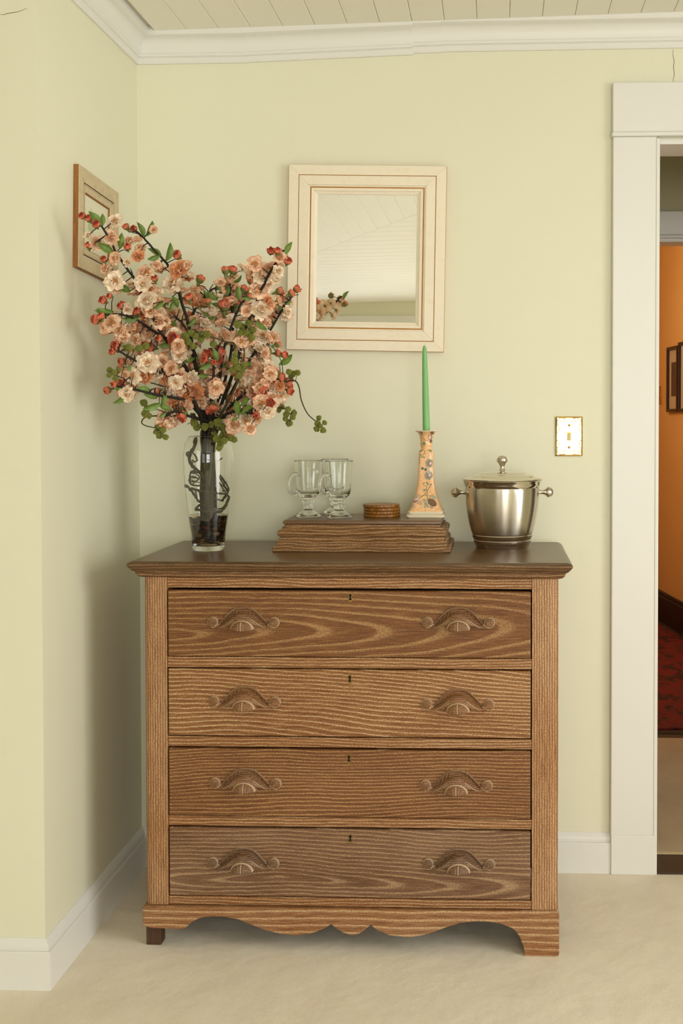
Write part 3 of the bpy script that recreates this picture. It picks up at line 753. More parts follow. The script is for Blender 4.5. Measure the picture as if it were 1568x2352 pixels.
CSP = [(.0435, .0160, 14), (.0400, .0215, 12), (.0366, .030, 10), (.0325, .040, 9), (.0293, .050, 9), (.0265, .060, 8), (.0244, .071, 8), (.0226, .082, 8), (.0214, .092, 8), (.0203, .105, 8), (.0196, .120, 8), (.0192, .135, 8), (.0192, .150, 8), (.0195, .162, 7), (.0192, .1655, 5), (.0176, .1700, 3),
       (.0142, .1745, 2.2), (.0136, .1765, 2), (.0142, .1795, 2), (.0158, .183, 2), (.0160, .187, 2), (.0155, .191, 2), (.0158, .198, 2), (.0168, .205, 2), (.0185, .2105, 2), (.0215, .2150, 2), (.0265, .2185, 2), (.0284, .2200, 2)]
MB().loft([sq(h, n_, z) for h, z, n_ in CSP]).build('body', M_PEACH, cs, smooth=True, angle=40)
MB().lathe([(.0280, .2195), (.0287, .2203), (.0284, .2216), (.0150, .2212), (.0115, .2206), (.0105, .2190)], (CSX, CSY, BT), 40).build('drip_dish', M_IVORY, cs, smooth=True)
def csec(z):
    for (h0, z0, n0), (h1, z1, n1) in zip(CSP[:-1], CSP[1:]):
        if z0 <= z <= z1:
            s = (z - z0) / (z1 - z0); return h0 + (h1 - h0) * s, n0 + (n1 - n0) * s
    return CSP[-1][0], 2
def onface(px, py, off=0.0005):
    s_ = F_PX / (CSY - 0.03 - CAM.y)
    u = (px - 976.2) / s_; z = max(0.0165, (1190 - py) / s_ + 0.0006)
    h, n_ = csec(z); q = min(0.995, abs(u) / h)
    y = h * (1 - q ** n_) ** (1 / n_)
    return Vector((CSX + max(-h, min(h, u)), CSY - y - off, BT + z))
def zp(pts, oy): return [(920 + a / 14.25, oy + b / 14.25) for a, b in pts]
def vine(pts, wd, mat):
    P = catmull([Vector((a, b, 0)) for a, b in pts], 4)
    MB().tube([onface(p.x, p.y, 0.0001) for p in P], [wd] * len(P), 5).build('painted_vine', mat, cs)
def blob(cxp, cyp, rx, ry, mat, rot=0, lobes=0, amp=0.0, name='painted_flower', off=0.0005, n=24):
    m = MB(); rings = []
    for q in (1.0, 0.66, 0.33):
        r_ = []
        for i in range(n):
            a = 2 * PI * i / n; s_ = q * (1 + amp * math.cos(lobes * a))
            x_, y_ = rx * s_ * math.cos(a), ry * s_ * math.sin(a)
            r_.append(onface(cxp + x_ * math.cos(rot) - y_ * math.sin(rot), cyp + x_ * math.sin(rot) + y_ * math.cos(rot), off))
        rings.append(r_)
    m.loft(rings, False, True); m.build(name, mat, cs)
vine(zp([(985, 480), (920, 590), (850, 700), (780, 800), (700, 870), (555, 995)], 1080), .0006, M_PGREEN)
vine(zp([(830, 560), (825, 640), (850, 720), (845, 820), (770, 860), (615, 870)], 1080), .0005, M_PGREEN)
vine(zp([(838, 820), (855, 910), (890, 985)], 1080), .0006, M_PGREEN)
vine(zp([(1000, 500), (880, 500), (820, 545), (750, 530), (712, 480), (735, 440), (765, 460)], 1080), .0005, M_PGREEN)
vine(zp([(585, 1060), (690, 970), (750, 880), (745, 810), (700, 780), (590, 860)], 980), .0005, M_PGREEN)
vine(zp([(740, 905), (785, 900), (805, 940), (780, 955)], 980), .00035, M_PGREEN)
vine(zp([(630, 190), (665, 300), (710, 400), (790, 470), (890, 488)], 980), .0005, M_PGREEN)
vine(zp([(585, 1070), (590, 1150), (575, 1240)], 980), .0004, M_PDK)
for a, b, rx, ry, ro, oy in ((845, 455, 4.5, 2.4, .9, 1080), (765, 680, 4.2, 2.2, -.35, 1080), (720, 1025, 4.0, 2.0, .1, 980), (630, 950, 3.2, 1.6, 1.3, 980), (945, 810, 4.5, 2.0, .5, 980), (640, 820, 4.6, 1.5, -.5, 980), (660, 220, 4.2, 1.9, .7, 980)):
    blob(920 + a / 14.25, oy + b / 14.25, rx, ry, M_PLEAF, ro, name='painted_leaf')
for a, b in ((690, 1395), (790, 1430)): blob(920 + a / 14.25, 980 + b / 14.25, 3.0, 3.2, M_PGREEN, .3, 5, .25, 'painted_leaf')
blob(920 + 740 / 14.25, 980 + 575 / 14.25, 4.2, 4.2, M_PLEAF, 0, 4, .35, 'painted_leaf')
for fx, fy, r_ in ((920 + 915 / 14.25, 980 + 1225 / 14.25, 10.0), (920 + 890 / 14.25, 980 + 1620 / 14.25, 10.5)):
    blob(fx, fy, r_ * .9, r_, M_PGREY, 0.3, 6, .07, off=.0004)
    blob(fx + 1.5, fy, r_ * .55, r_ * .62, M_PMAROON, 0.3, 6, .06, off=.0007)
    blob(fx + 2.6, fy, r_ * .30, r_ * .36, M_PPINK, 0.3, 5, .08, off=.0010)
rnd = random.Random(8)
for k in range(26):
    blob(920 + (940 + rnd.uniform(-90, 60)) / 14.25, 980 + (1440 + rnd.uniform(-90, 130)) / 14.25, .9, .9, M_PWHITE, off=.0009, n=8)
blob(920 + 935 / 14.25, 980 + 370 / 14.25, 4.6, 6.4, M_PMAROON, .1, 5, .1); blob(920 + 930 / 14.25, 980 + 370 / 14.25, 3.2, 4.8, M_PPINK, .1, 5, .1, off=.0008)
blob(920 + 960 / 14.25, 980 + 500 / 14.25, 3.4, 4.0, M_PBROWN, .1, 5, .15); blob(920 + 1010 / 14.25, 980 + 230 / 14.25, 4.2, 3.8, M_PBROWN, .6, 4, .15)
for (fx, fy, sp_, n_) in ((800, 1010, 80, 10), (850, 1130, 90, 14), (980, 890, 70, 10), (1100, 930, 70, 10), (840, 1200, 70, 8), (980, 1215, 50, 6)):
    for k in range(n_):
        px_, py_ = 920 + (fx + rnd.uniform(-sp_, sp_)) / 14.25, 1080 + (fy + rnd.uniform(-sp_ * .6, sp_ * .6)) / 14.25
        blob(px_, py_, 1.5, 1.5, M_PDK, off=.0003, n=8); blob(px_, py_, 1.15, 1.15, M_PTEAL, off=.0006, n=8)
for (fx, fy, sp_, n_) in ((520, 860, 75, 12), (400, 1200, 55, 10), (590, 1080, 80, 12)):
    for k in range(n_):
        px_, py_ = 920 + (fx + rnd.uniform(-sp_, sp_)) / 14.25, 1080 + (fy + rnd.uniform(-sp_ * .8, sp_ * .8)) / 14.25
        blob(px_, py_, 1.5, 1.5, M_PDK, off=.0003, n=8); blob(px_, py_, 1.1, 1.1, M_PPINK, off=.0006, n=8)
blob(920 + 480 / 14.25, 1080 + 1010 / 14.25, 7, 5, M_PPINK, -.5, off=.0009); blob(920 + 470 / 14.25, 1080 + 1045 / 14.25, 6.5, 1.6, M_PMAROON, -.35, off=.0013)
pcx, pcy = 920 + 1020 / 14.25, 1080 + 1080 / 14.25
blob(pcx, pcy, 11.2, 7.4, M_PDK, .6, off=.0008); blob(pcx, pcy, 10.4, 6.7, M_PBROWN, .6, off=.0011)
for q in (-.6, -.2, .2, .6):
    P = []
    for s_ in (-.95, -.5, 0, .5, .95):
        a_, b_ = 10.2 * s_, 6.6 * q * math.sqrt(1 - s_ * s_)
        P.append(onface(pcx + a_ * math.cos(.6) - b_ * math.sin(.6), pcy + a_ * math.sin(.6) + b_ * math.cos(.6), .0012))
    MB().tube(P, .0002, 4).build('painted_vine', M_PDK, cs)
T = NT('green_wax'); T.bsdf(Base_Color=rgb(124, 182, 116), Roughness=0.42, Subsurface_Weight=0.25, Subsurface_Radius=(0.004, 0.006, 0.003), Subsurface_Scale=1.0); M_WAX = T.m
ca = empty('taper_candle', (CSX, CSY, BT + .2209)); tag(ca, 'tall green taper candle standing in the porcelain candlestick', 'candle')
m = MB(); rings = []
for r_, s_ in ((.0088, 0), (.0094, .004), (.0092, .03), (.0084, .09), (.0074, .15), (.0062, .195), (.0057, .206), (.0045, .2135), (.0026, .2178), (.0010, .2192)):
    cxx = CSX - 0.0000 - .0048 * s_ / .22
    rings.append([Vector((cxx + r_ * math.cos(2 * PI * i / 24), CSY + r_ * math.sin(2 * PI * i / 24), BT + .2213 + s_)) for i in range(24)])
m.loft(rings).build('wax', M_WAX, ca, smooth=True, angle=60)
MB().tube([(CSX - .0048, CSY, BT + .438), (CSX - .0050, CSY, BT + .4425)], .0006, 5).build('wick', simple('wick', rgb(190, 190, 150), .9), ca)

# ------------------------------------------------------------------ ice bucket
T = NT('brushed_steel'); co = T.coords(); x_, y_, z_ = T.sep(co)
nz = T.noise(T.xyz(T.math('MULTIPLY', x_, 6), T.math('MULTIPLY', y_, 6), T.math('MULTIPLY', z_, 900)), 1, 2)
T.bsdf(Base_Color=(0.60, 0.56, 0.47, 1), Metallic=1.0, Roughness=0.27, Anisotropic=0.85, Anisotropic_Rotation=0.25, Tangent=T.n('Tangent', {'direction_type': 'RADIAL', 'axis': 'Z'}).outputs[0]); M_BRUSH = T.m
M_STEEL = simple('polished_steel', (0.66, 0.62, 0.53, 1), 0.10, 1.0)
M_STEEL2 = simple('satin_steel', (0.60, 0.55, 0.47, 1), 0.22, 1.0)
bc = atZ(1152.8, 1257, ZT); B = (bc.x, bc.y, ZT)
ib = empty('ice_bucket', B); tag(ib, 'brushed steel ice bucket with lid and side knobs on the chest', 'ice bucket')
mm = lambda P: [(a / 1000, b / 1000) for a, b in P]
MB().lathe(mm([(60, 0), (66.5, 0), (67.2, 2), (69.5, 8), (70.5, 11), (71.2, 11.6), (72.6, 15), (73.6, 18.5), (73.8, 20), (72.6, 21.5), (73.6, 23), (75.5, 27), (77.2, 31), (77.8, 33), (76.6, 35), (77.6, 37.5)]), B, 72, True, False).build('foot_rings', M_STEEL2, ib, smooth=True, angle=40)
MB().lathe(mm([(77.4, 37), (80, 43), (84, 58), (87.6, 75), (91, 96), (93.6, 118), (95, 138), (95.4, 150), (95.0, 153.5)]), B, 96, False, False).build('body', M_BRUSH, ib, smooth=True, angle=40)
MB().lathe(mm([(95.0, 153), (94.6, 154.5), (96.2, 157), (98.0, 162), (99.3, 168), (101.2, 170.5), (101.6, 172), (100.5, 173.4), (92, 173.4)]), B, 96, False, False).build('rim', M_STEEL, ib, smooth=True, angle=40)
ld = MB().lathe(mm([(92, 173.6), (101.5, 174.0), (101.8, 175.2), (100, 176.4), (92, 178.6), (84, 180.4), (81.5, 182.4), (78, 184.4), (66, 187.0), (62, 188.2), (60, 190.0), (55, 191.6), (40, 194.0), (22, 195.8), (10, 196.5), (2, 196.6)]), B, 96).build('lid', M_STEEL, ib, smooth=True, angle=50)
MB().lathe(mm([(9.2, 195.6), (9.0, 197), (6.8, 199.5), (5.8, 202), (5.5, 205), (6.5, 209), (9.5, 214), (13.2, 218.5), (14.9, 221), (14.6, 223), (13.6, 223.8), (13.4, 227), (11.2, 231), (7, 233.8), (1.5, 234.8)]), B, 32).build('lid_knob', M_STEEL2, ld, smooth=True, angle=40)
for sgn, ang, zz in ((-1, R(184), 141), (1, R(4), 141)):
    prof = mm([(6.4, 0), (5.6, 2), (4.8, 6), (4.9, 10), (6.0, 14), (9.5, 18.5), (13.2, 21.5), (14.2, 23), (13.2, 24.3), (12.9, 27), (11.0, 31.5), (7.5, 35), (1.0, 36.8)])
    mt = Matrix.Rotation(ang, 4, 'Z') @ Matrix.Rotation(R(90), 4, 'Y')
    o_ = mt @ Vector((0, 0, 0.0945))
    MB().lathe(prof, Vector(B) + o_ + Vector((0, 0, zz / 1000)), 28, True, True, mt).build('side_knob', M_STEEL2, ib, smooth=True, angle=40)

# ------------------------------------------------------------------ vase, water, pebbles
vb_ = atZ(478.5, 1263, ZT); VX, VY = vb_.x, vb_.y
vs_ = empty('glass_vase', (VX, VY, ZT)); tag(vs_, 'tall clear glass vase with narrow foot holding blossom branches', 'vase')
VO = [(36.0, 0), (36.8, 1.5), (39.0, 10.6), (44.0, 42), (51.5, 88), (56.6, 134), (60.4, 179), (62.6, 215), (62.8, 228), (61.6, 248), (57.8, 266), (52.0, 278), (47.0, 284.0)]
def interp_r(z):
    for (r0, z0), (r1, z1) in zip(VO[:-1], VO[1:]):
        if z0 <= z <= z1: return r0 + (r1 - r0) * (z - z0) / (z1 - z0)
    return VO[-1][0]
def sm(prof, sub=3):
    P = catmull([Vector((a, b, 0)) for a, b in prof], sub); return [(p.x, p.y) for p in P]
outer = [(30, 0.2)] + sm(VO); inner = [(r - 2.6, z) for r, z in reversed(outer) if z > 20]
prof = outer + [(46.2, 285.2), (45.0, 284.6)] + inner + [(36.5, 14.5), (33, 12.4), (4, 12.0)]
MB().lathe([(a / 1000, b / 1000) for a, b in prof], (VX, VY, ZT), 64).build('glass_body', M_VASE, vs_, smooth=True, angle=60)
WL = 89.0
wr = [(8, 12.6), (32.5, 13.0), (36, 15.2)] + [(interp_r(z) - 3.1, z) for z in (22, 42, 60, 75, 87)] + [(interp_r(88) - 3.2, WL), (6, WL)]
M_WATER = glass('dark_water', (0.50, 0.39, 0.24, 1), 1.33)
wt = MB().lathe([(a / 1000, b / 1000) for a, b in wr], (VX, VY, ZT), 48).build('water', M_WATER, None, smooth=True, angle=60)
tag(wt, 'brownish water filling the foot of the glass vase', 'water')
rnd = random.Random(21)
PEB = [('dark brown', (62, 42, 24)), ('tan', (150, 106, 58)), ('rust red', (128, 66, 30)), ('slate grey', (84, 82, 72)), ('near black', (36, 28, 20)), ('pale', (190, 160, 120))]
pm = [simple('pebble_' + n_.replace(' ', '_'), rgb(*c_), 0.35, var=0.25, bscale=300) for n_, c_ in PEB]
def pebble_mesh(mat):
    bm = bmesh.new(); bmesh.ops.create_icosphere(bm, subdivisions=2, radius=1.0)
    sx, sy, sz = rnd.uniform(.9, 1.35), rnd.uniform(.75, 1.0), rnd.uniform(.55, .8); a_, b_ = rnd.uniform(0, 6), rnd.uniform(0, 6)
    for v in bm.verts:
        k = 1 + .08 * math.sin(2.3 * v.co.x + a_) + .07 * math.sin(2.7 * v.co.y + b_)
        v.co = Vector((v.co.x * sx * k, v.co.y * sy * k, v.co.z * sz * k))
    for f_ in bm.faces: f_.smooth = True
    me = bpy.data.meshes.new('pebble'); bm.to_mesh(me); bm.free(); me.materials.append(mat); return me
pmesh = [[pebble_mesh(mt) for _ in range(2)] for mt in pm]
placed = []
tries = 0
while len(placed) < 150 and tries < 30000:
    tries += 1
    s_ = rnd.uniform(.0066, .0112)
    z_ = rnd.uniform(.0145 + s_, .080)
    rmax = interp_r(z_ * 1000) / 1000 - .0040 - s_ * 1.18
    a_ = rnd.uniform(0, 2 * PI); r_ = rmax * (1 if len(placed) < 62 else math.sqrt(rnd.random()))
    p = Vector((VX + r_ * math.cos(a_), VY + r_ * math.sin(a_), ZT + z_))
    if all((p - q).length > (s_ + t_) * 0.80 for q, t_ in placed):
        placed.append((p, s_))
        k = rnd.choices(range(6), (6, 2, 2, 4, 7, 1))[0]
        o = inst('pebble', rnd.choice(pmesh[k]), None, Matrix.Translation(p) @ Euler((rnd.uniform(-.5, .5), rnd.uniform(-.5, .5), a_ + PI / 2 + rnd.uniform(-.4, .4))).to_matrix().to_4x4() @ Matrix.Scale(s_, 4))
        tag(o, PEB[k][0] + ' pebble lying in the foot of the glass vase', 'pebble', PEB[k][0] + ' pebbles in the vase')

# ------------------------------------------------------------------ blossom branches
def petal_mat(name, base, body, edge):
    T = NT(name)
    uvy = T.sep(T.n('UVMap').outputs[0])[1]
    nz = T.math('MULTIPLY', T.math('SUBTRACT', T.noise(T.coords(), 5, 3), 0.5), 0.35)
    col = T.ramp(T.math('ADD', uvy, nz), [(0.05, rgb(*base)), (0.32, rgb(*body)), (0.78, rgb(*body)), (1.0, rgb(*edge))])
    d = T.n('BsdfPrincipled', None, Base_Color=col, Roughness=0.7, Specular_IOR_Level=0.15).outputs[0]
    tr = T.n('BsdfTranslucent', None, Color=col).outputs[0]
    T.t.links.new(T.n('MixShader', None, i0=0.20, i1=d, i2=tr).outputs[0], T.out.inputs[0]); return T.m
M_PET = {'W': petal_mat('petal_cream', (246, 208, 150), (255, 242, 220), (252, 224, 198)),
         'P': petal_mat('petal_peach', (242, 192, 128), (250, 224, 194), (236, 160, 120)),
         'O': petal_mat('petal_orange', (226, 130, 54), (236, 172, 124), (238, 190, 156)),
         'B': petal_mat('petal_coral', (206, 176, 120), (226, 140, 108), (204, 80, 58))}
M_STAM = simple('stamen_yellow', rgb(214, 148, 48), 0.7)
M_CALYX = simple('calyx_green', rgb(112, 116, 56), 0.7, var=0.3, bscale=40)
M_LEAF = NT('leaf_green'); T = M_LEAF
c_ = T.mix(T.noise(T.coords(), 3.0, 3), rgb(56, 92, 28), rgb(134, 162, 74))
d_ = T.n('BsdfPrincipled', None, Base_Color=c_, Roughness=0.45).outputs[0]; t_ = T.n('BsdfTranslucent', None, Color=c_).outputs[0]
T.t.links.new(T.n('MixShader', None, i0=0.2, i1=d_, i2=t_).outputs[0], T.out.inputs[0]); M_LEAF = T.m
T = NT('bark_dark'); co = T.coords()
T.bsdf(Base_Color=T.mix(T.noise(co, 90, 3), rgb(14, 10, 6), rgb(42, 30, 19)), Roughness=0.75, Normal=T.bump(T.noise(co, 220, 3), 0.6, 0.002)); M_BARK = T.m
T = NT('vine_bark'); co = T.coords()
T.bsdf(Base_Color=T.mix(T.noise(co, 110, 3), rgb(30, 26, 12), rgb(84, 76, 38)), Roughness=0.8, Normal=T.bump(T.noise(co, 260, 3), 0.6, 0.002)); M_VINE = T.m
T = NT('fuzzy_green'); co = T.coords()
T.bsdf(Base_Color=T.mix(T.noise(co, 6, 3), rgb(78, 84, 26), rgb(140, 144, 64)), Roughness=0.95); M_FUZZ = T.m

def petal(m, L, W, az, th0, th1, rr, wav, base=0.0, ns=4, nt=4, cupk=0.22):
    o = len(m.v)
    ca_, sa_ = math.cos(az), math.sin(az)
    x_ = base; z_ = 0.0
    ph = rr.uniform(0, 6)
    for i in range(ns + 1):
        s = i / ns; th = th0 + (th1 - th0) * s
        if i: x_ += math.cos(th) * L / ns; z_ += math.sin(th) * L / ns
        wdt = W * (0.25 + 0.75 * math.sin(PI * min(1, 0.10 + 0.62 * s))) * (1 if s < .99 else 0.72)
        for j in range(nt + 1):
            t = -1 + 2 * j / nt
            cup = cupk * W * t * t * (1 - .4 * s)
            wv = wav * s * math.sin(3.2 * t + ph) * L
            notch = -0.07 * L * (1 - abs(t)) * (1 if i == ns else 0) + (-0.10 * L * abs(t) * (1 if i == ns else 0))
            px = x_ + notch * math.cos(th) - math.sin(th) * (cup + wv); pz = z_ + notch * math.sin(th) + math.cos(th) * (cup + wv)
            py = wdt * t
            m.v.append(Vector((px * ca_ - py * sa_, px * sa_ + py * ca_, pz))); m.uv.append((0.5 + t / 2, min(1, s + .12 * abs(t) * s)))
    for i in range(ns):
        for j in range(nt):
            a = o + i * (nt + 1) + j; m.f.append((a, a + 1, a + nt + 2, a + nt + 1))
def blossom_mesh(kind, seed, openness):
    rr = random.Random(seed); m = MB(); m.uv = []
    layers = [(7, 0.84, 0.36, R(0), R(30)), (7, 0.72, 0.33, R(22), R(58)), (6, 0.56, 0.27, R(42), R(84)), (5, 0.40, 0.20, R(60), R(104))]
    for li, (n_, L, W, a0, a1) in enumerate(layers):
        off = rr.uniform(0, 6)
        for k in range(n_):
            if rr.random() < 0.06: continue
            petal(m, L * rr.uniform(.88, 1.12), W * rr.uniform(.9, 1.15), off + 2 * PI * k / n_ + rr.uniform(-.18, .18), a0 * openness + rr.uniform(-.12, .12), a1 * openness + rr.uniform(-.2, .2), rr, 0.17, 0.05)
    me = m.mesh('blossom', M_PET[kind], smooth=True, angle=180)
    return me
def stamen_mesh():
    m = MB(); rr = random.Random(4)
    for k in range(16):
        a = 2 * PI * k / 16 + rr.uniform(-.2, .2); r_ = rr.uniform(.05, .24); h = rr.uniform(.32, .46)
        top = Vector((math.cos(a) * r_, math.sin(a) * r_, h))
        m.tube([Vector((0, 0, .02)), top * .6, top], [.012, .012, .03], 4)
    m.lathe([(.14, .03), (.16, .1), (.10, .2), (.02, .24)], (0, 0, 0), 10)
    return m.mesh('stamens', M_STAM)
def bud_mesh(seed, openness):
    rr = random.Random(seed); m = MB(); m.uv = []
    for n_, L, W, a0, a1 in ((5, 1.30, .62, R(38), R(116)), (4, 1.05, .5, R(52), R(126))):
        off = rr.uniform(0, 6)
        for k in range(n_):
            petal(m, L * rr.uniform(.9, 1.1), W, off + 2 * PI * k / n_, a0 * openness + rr.uniform(-.05, .05), a1 * openness + rr.uniform(-.08, .08), rr, .02, .10, 6, 4, .55)
    return m.mesh('bud', M_PET['B'], smooth=True, angle=180)
def calyx_mesh():
    m = MB(); m.uv = []; rr = random.Random(2)
    for k in range(5): petal(m, .75, .30, 2 * PI * k / 5, R(5), R(70), rr, .02, .08, 3, 2)
    o = len(m.v)
    m.lathe([(.10, -.55), (.16, -.25), (.26, -.06), (.20, .05)], (0, 0, 0), 8)
    m.uv += [(0.5, 0.5)] * (len(m.v) - o)
    return m.mesh('calyx', M_CALYX, smooth=True, angle=60)
def leaf_mesh(seed):
    rr = random.Random(seed); m = MB(); n = 13; bend = rr.uniform(.1, .35)
    for i in range(n + 1):
        s = i / n; w_ = 0.25 * math.sin(PI * min(1, s * .96 + .02)) * (1 - .42 * s) + (.016 if i % 2 else 0)
        if i == n: w_ = 0.003
        z_ = bend * math.sin(s * 1.6) - .25 * s * s
        for t in (-1, -.5, 0, .5, 1): m.v.append(Vector((s, w_ * t, z_ + .62 * w_ * abs(t) + .012 * math.sin(9 * s + t))))
    for i in range(n):
        for j in range(4): a = i * 5 + j; m.f.append((a, a + 1, a + 6, a + 5))
    return m.mesh('leaf', M_LEAF, smooth=True, angle=180)
def fuzz_mesh(seed):
    rr = random.Random(seed); bm = bmesh.new(); bmesh.ops.create_icosphere(bm, subdivisions=4, radius=1.0)
    for v in bm.verts: v.co *= rr.uniform(.80, 1.14) * (1 + .12 * math.sin(4.3 * v.co.x + seed) * math.sin(3.7 * v.co.z))
    for v in bm.verts: v.co.z *= 1.0 + .15 * math.sin(seed)
    me = bpy.data.meshes.new('fuzzy_pod'); bm.to_mesh(me); bm.free(); me.materials.append(M_FUZZ); return me
BM_ = {k: [blossom_mesh(k, 10 * i + ord(k), o_) for i, o_ in enumerate((1.0, 1.12, .92, 1.25))] for k in 'WPO'}
SM_ = stamen_mesh(); BU_ = [bud_mesh(70 + i, o_) for i, o_ in enumerate((1.0, .9, 1.06))]; CA_ = calyx_mesh()
LF_ = [leaf_mesh(90 + i) for i in range(4)]; FZ_ = [fuzz_mesh(110 + i) for i in range(3)]

BC = at(465, 830, 0.18)
def safe(px, py, Y, lim=-0.600):
    p = at(px, py, Y)
    while p.x < lim and Y > -0.9: Y -= 0.01; p = at(px, py, Y)
    return p
def dp(px, dY):
    return dY
# pixel path (x, y, depth Y) of every branch above the mouth of the vase, and what it looks like
BR = [
    ('long blossom branch reaching up to the small framed print on the side wall', [(470, 960, .20), (430, 850, .16), (368, 762, .08), (332, 690, .02), (311, 646, -.02), (268, 582, -.07), (234, 518, -.12)]),
    ('blossom branch with two upright leaves at its tip, beside the framed print', [(474, 960, .21), (452, 860, .20), (432, 745, .16), (405, 655, .11), (388, 613, .09), (352, 572, .05), (326, 542, .03)]),
    ('short middle blossom branch with an orange-hearted flower', [(480, 960, .20), (436, 780, .22), (447, 715, .22), (470, 680, .22), (492, 662, .22)]),
    ('tall blossom branch leaning toward the mirror, leaf at its tip', [(498, 960, .22), (540, 842, .18), (562, 765, .13), (585, 700, .08), (612, 640, .03), (640, 590, .0), (652, 574, -.01)]),
    ('blossom branch whose tip buds overlap the mirror frame', [(504, 960, .23), (565, 840, .27), (612, 770, .30), (648, 712, .32), (672, 680, .33)]),
    ('upright blossom branch topped by dark coral buds', [(488, 960, .23), (522, 850, .28), (536, 750, .32), (530, 690, .33), (526, 640, .34)]),
    ('low blossom branch stretching out level toward the side wall', [(465, 965, .18), (430, 922, .13), (365, 908, .06), (310, 895, .01), (270, 888, -.02)]),
    ('blossom branch dropping buds left of the clustered white flowers', [(466, 962, .17), (412, 875, .10), (345, 848, .05), (300, 822, .01), (272, 806, -.02)]),
    ('low right blossom branch ending beside the trailing vine', [(502, 965, .20), (560, 905, .16), (610, 880, .14), (650, 872, .12)]),
    ('drooping blossom branch low over the right of the vase mouth', [(500, 968, .18), (535, 945, .12), (570, 948, .09), (592, 958, .08)]),
    ('blossom branch running level to the left with a coral bud at its end', [(462, 962, .20), (405, 815, .16), (345, 755, .09), (290, 725, .02), (240, 722, -.06)]),
    ('inner blossom branch with red bud cluster in the heart of the bunch', [(484, 962, .18), (488, 890, .14), (492, 830, .12), (500, 800, .12)]),
    ('drooping blossom branch low over the left of the vase mouth', [(462, 968, .17), (432, 955, .12), (405, 945, .09), (382, 955, .08)]),
    ('slender forked blossom branch with a green bud', [(492, 962, .22), (515, 800, .26), (545, 715, .28), (565, 685, .28)]),
    ('blossom branch behind the bunch, mostly hidden by the others', [(478, 962, .25), (455, 840, .32), (430, 760, .36), (395, 720, .38)]),
]
FLW = '''B190,497,9 B204,504,9 B221,517,10 W263,507,15 B290,522,9 B308,527,9 P352,527,9 W202,540,10 P222,557,16 B203,565,9 P255,545,16 P297,553,12 B293,568,10 P316,550,10 P322,570,12 O317,588,13
B238,597,8 P263,593,14 W292,602,11 P243,617,13 W265,645,21 W300,655,17 W328,651,17 P335,626,18 B355,641,9 P360,608,11 B408,588,11 O408,618,20 P430,608,10 W395,650,22 B320,671,10 W335,690,23
B252,680,8 P268,665,11 B237,690,11 B222,735,12 B232,728,10 B277,703,9 W292,711,13 B317,716,11 P345,715,15 P256,740,19 P240,753,14 B375,695,11 P396,720,16 P365,738,16 P300,745,15 P275,760,14
B459,643,12 P448,664,12 B518,623,11 B534,621,12 P527,645,14 P507,648,11 O460,690,22 B434,685,10 B478,695,9 W474,725,23 P447,733,15 P530,690,17 P540,670,13 B512,702,10 B560,664,10 B571,683,8 P567,715,12
P585,605,17 P617,617,18 W602,633,18 W640,621,13 B660,601,10 P643,590,13 B622,577,11 B637,577,10 W633,642,12 P593,666,20 W600,710,22 P630,715,15 B640,670,11 B668,674,10 B680,665,10 P655,692,16 W660,716,13 P601,736,17 B625,735,9 P640,690,13
W588,792,23 W602,770,18 P628,776,13 B636,791,10 P610,812,13 B652,815,10 B637,812,9 B482,812,11 B500,826,11 B470,826,11 B490,832,9 B522,840,11 W536,850,11 P575,842,20 P603,850,18 B622,856,12 P545,775,16 P520,770,16
B267,792,9 B257,808,9 P342,768,17 O382,765,18 B367,778,9 P312,780,13 B300,800,9 B280,830,10 B279,848,11 W304,862,18 W340,833,24 O333,863,18 W360,858,16 W417,817,23 P392,845,16 P425,852,17 B462,848,11 P372,830,14
B262,882,9 B284,880,11 B248,896,10 W291,905,17 P380,885,14 P411,891,16 W447,878,19 W440,868,15 O445,900,20 B362,898,9 O402,930,19 W388,945,13 B420,957,12 P386,966,19 P374,977,15 P438,922,16 P463,925,16 W492,905,11 P495,882,14 P503,855,17
B488,935,13 B480,943,10 B525,915,11 P528,940,17 P535,975,20 W565,965,20 P590,962,14 P575,985,14 B525,998,11 B564,937,10 P601,925,18 B620,925,12 W645,908,18 P600,890,18 O645,885,13 B645,865,11 B665,898,11 P625,878,15 B588,953,10 P580,900,14
P405,770,16 P500,740,15 P485,770,14 P430,800,15 P455,790,13 P540,800,15 P560,820,14 P350,790,14 P395,800,14 P510,700,13 P470,760,15 P420,735,14 P545,740,15 P575,760,14 P520,890,13 P450,840,13 P330,735,14 P385,690,14 P560,870,15 P475,880,14'''.split()
flowers = []
for s_ in FLW:
    a, b, c = s_[1:].split(','); flowers.append((s_[0], float(a), float(b), float(c)))
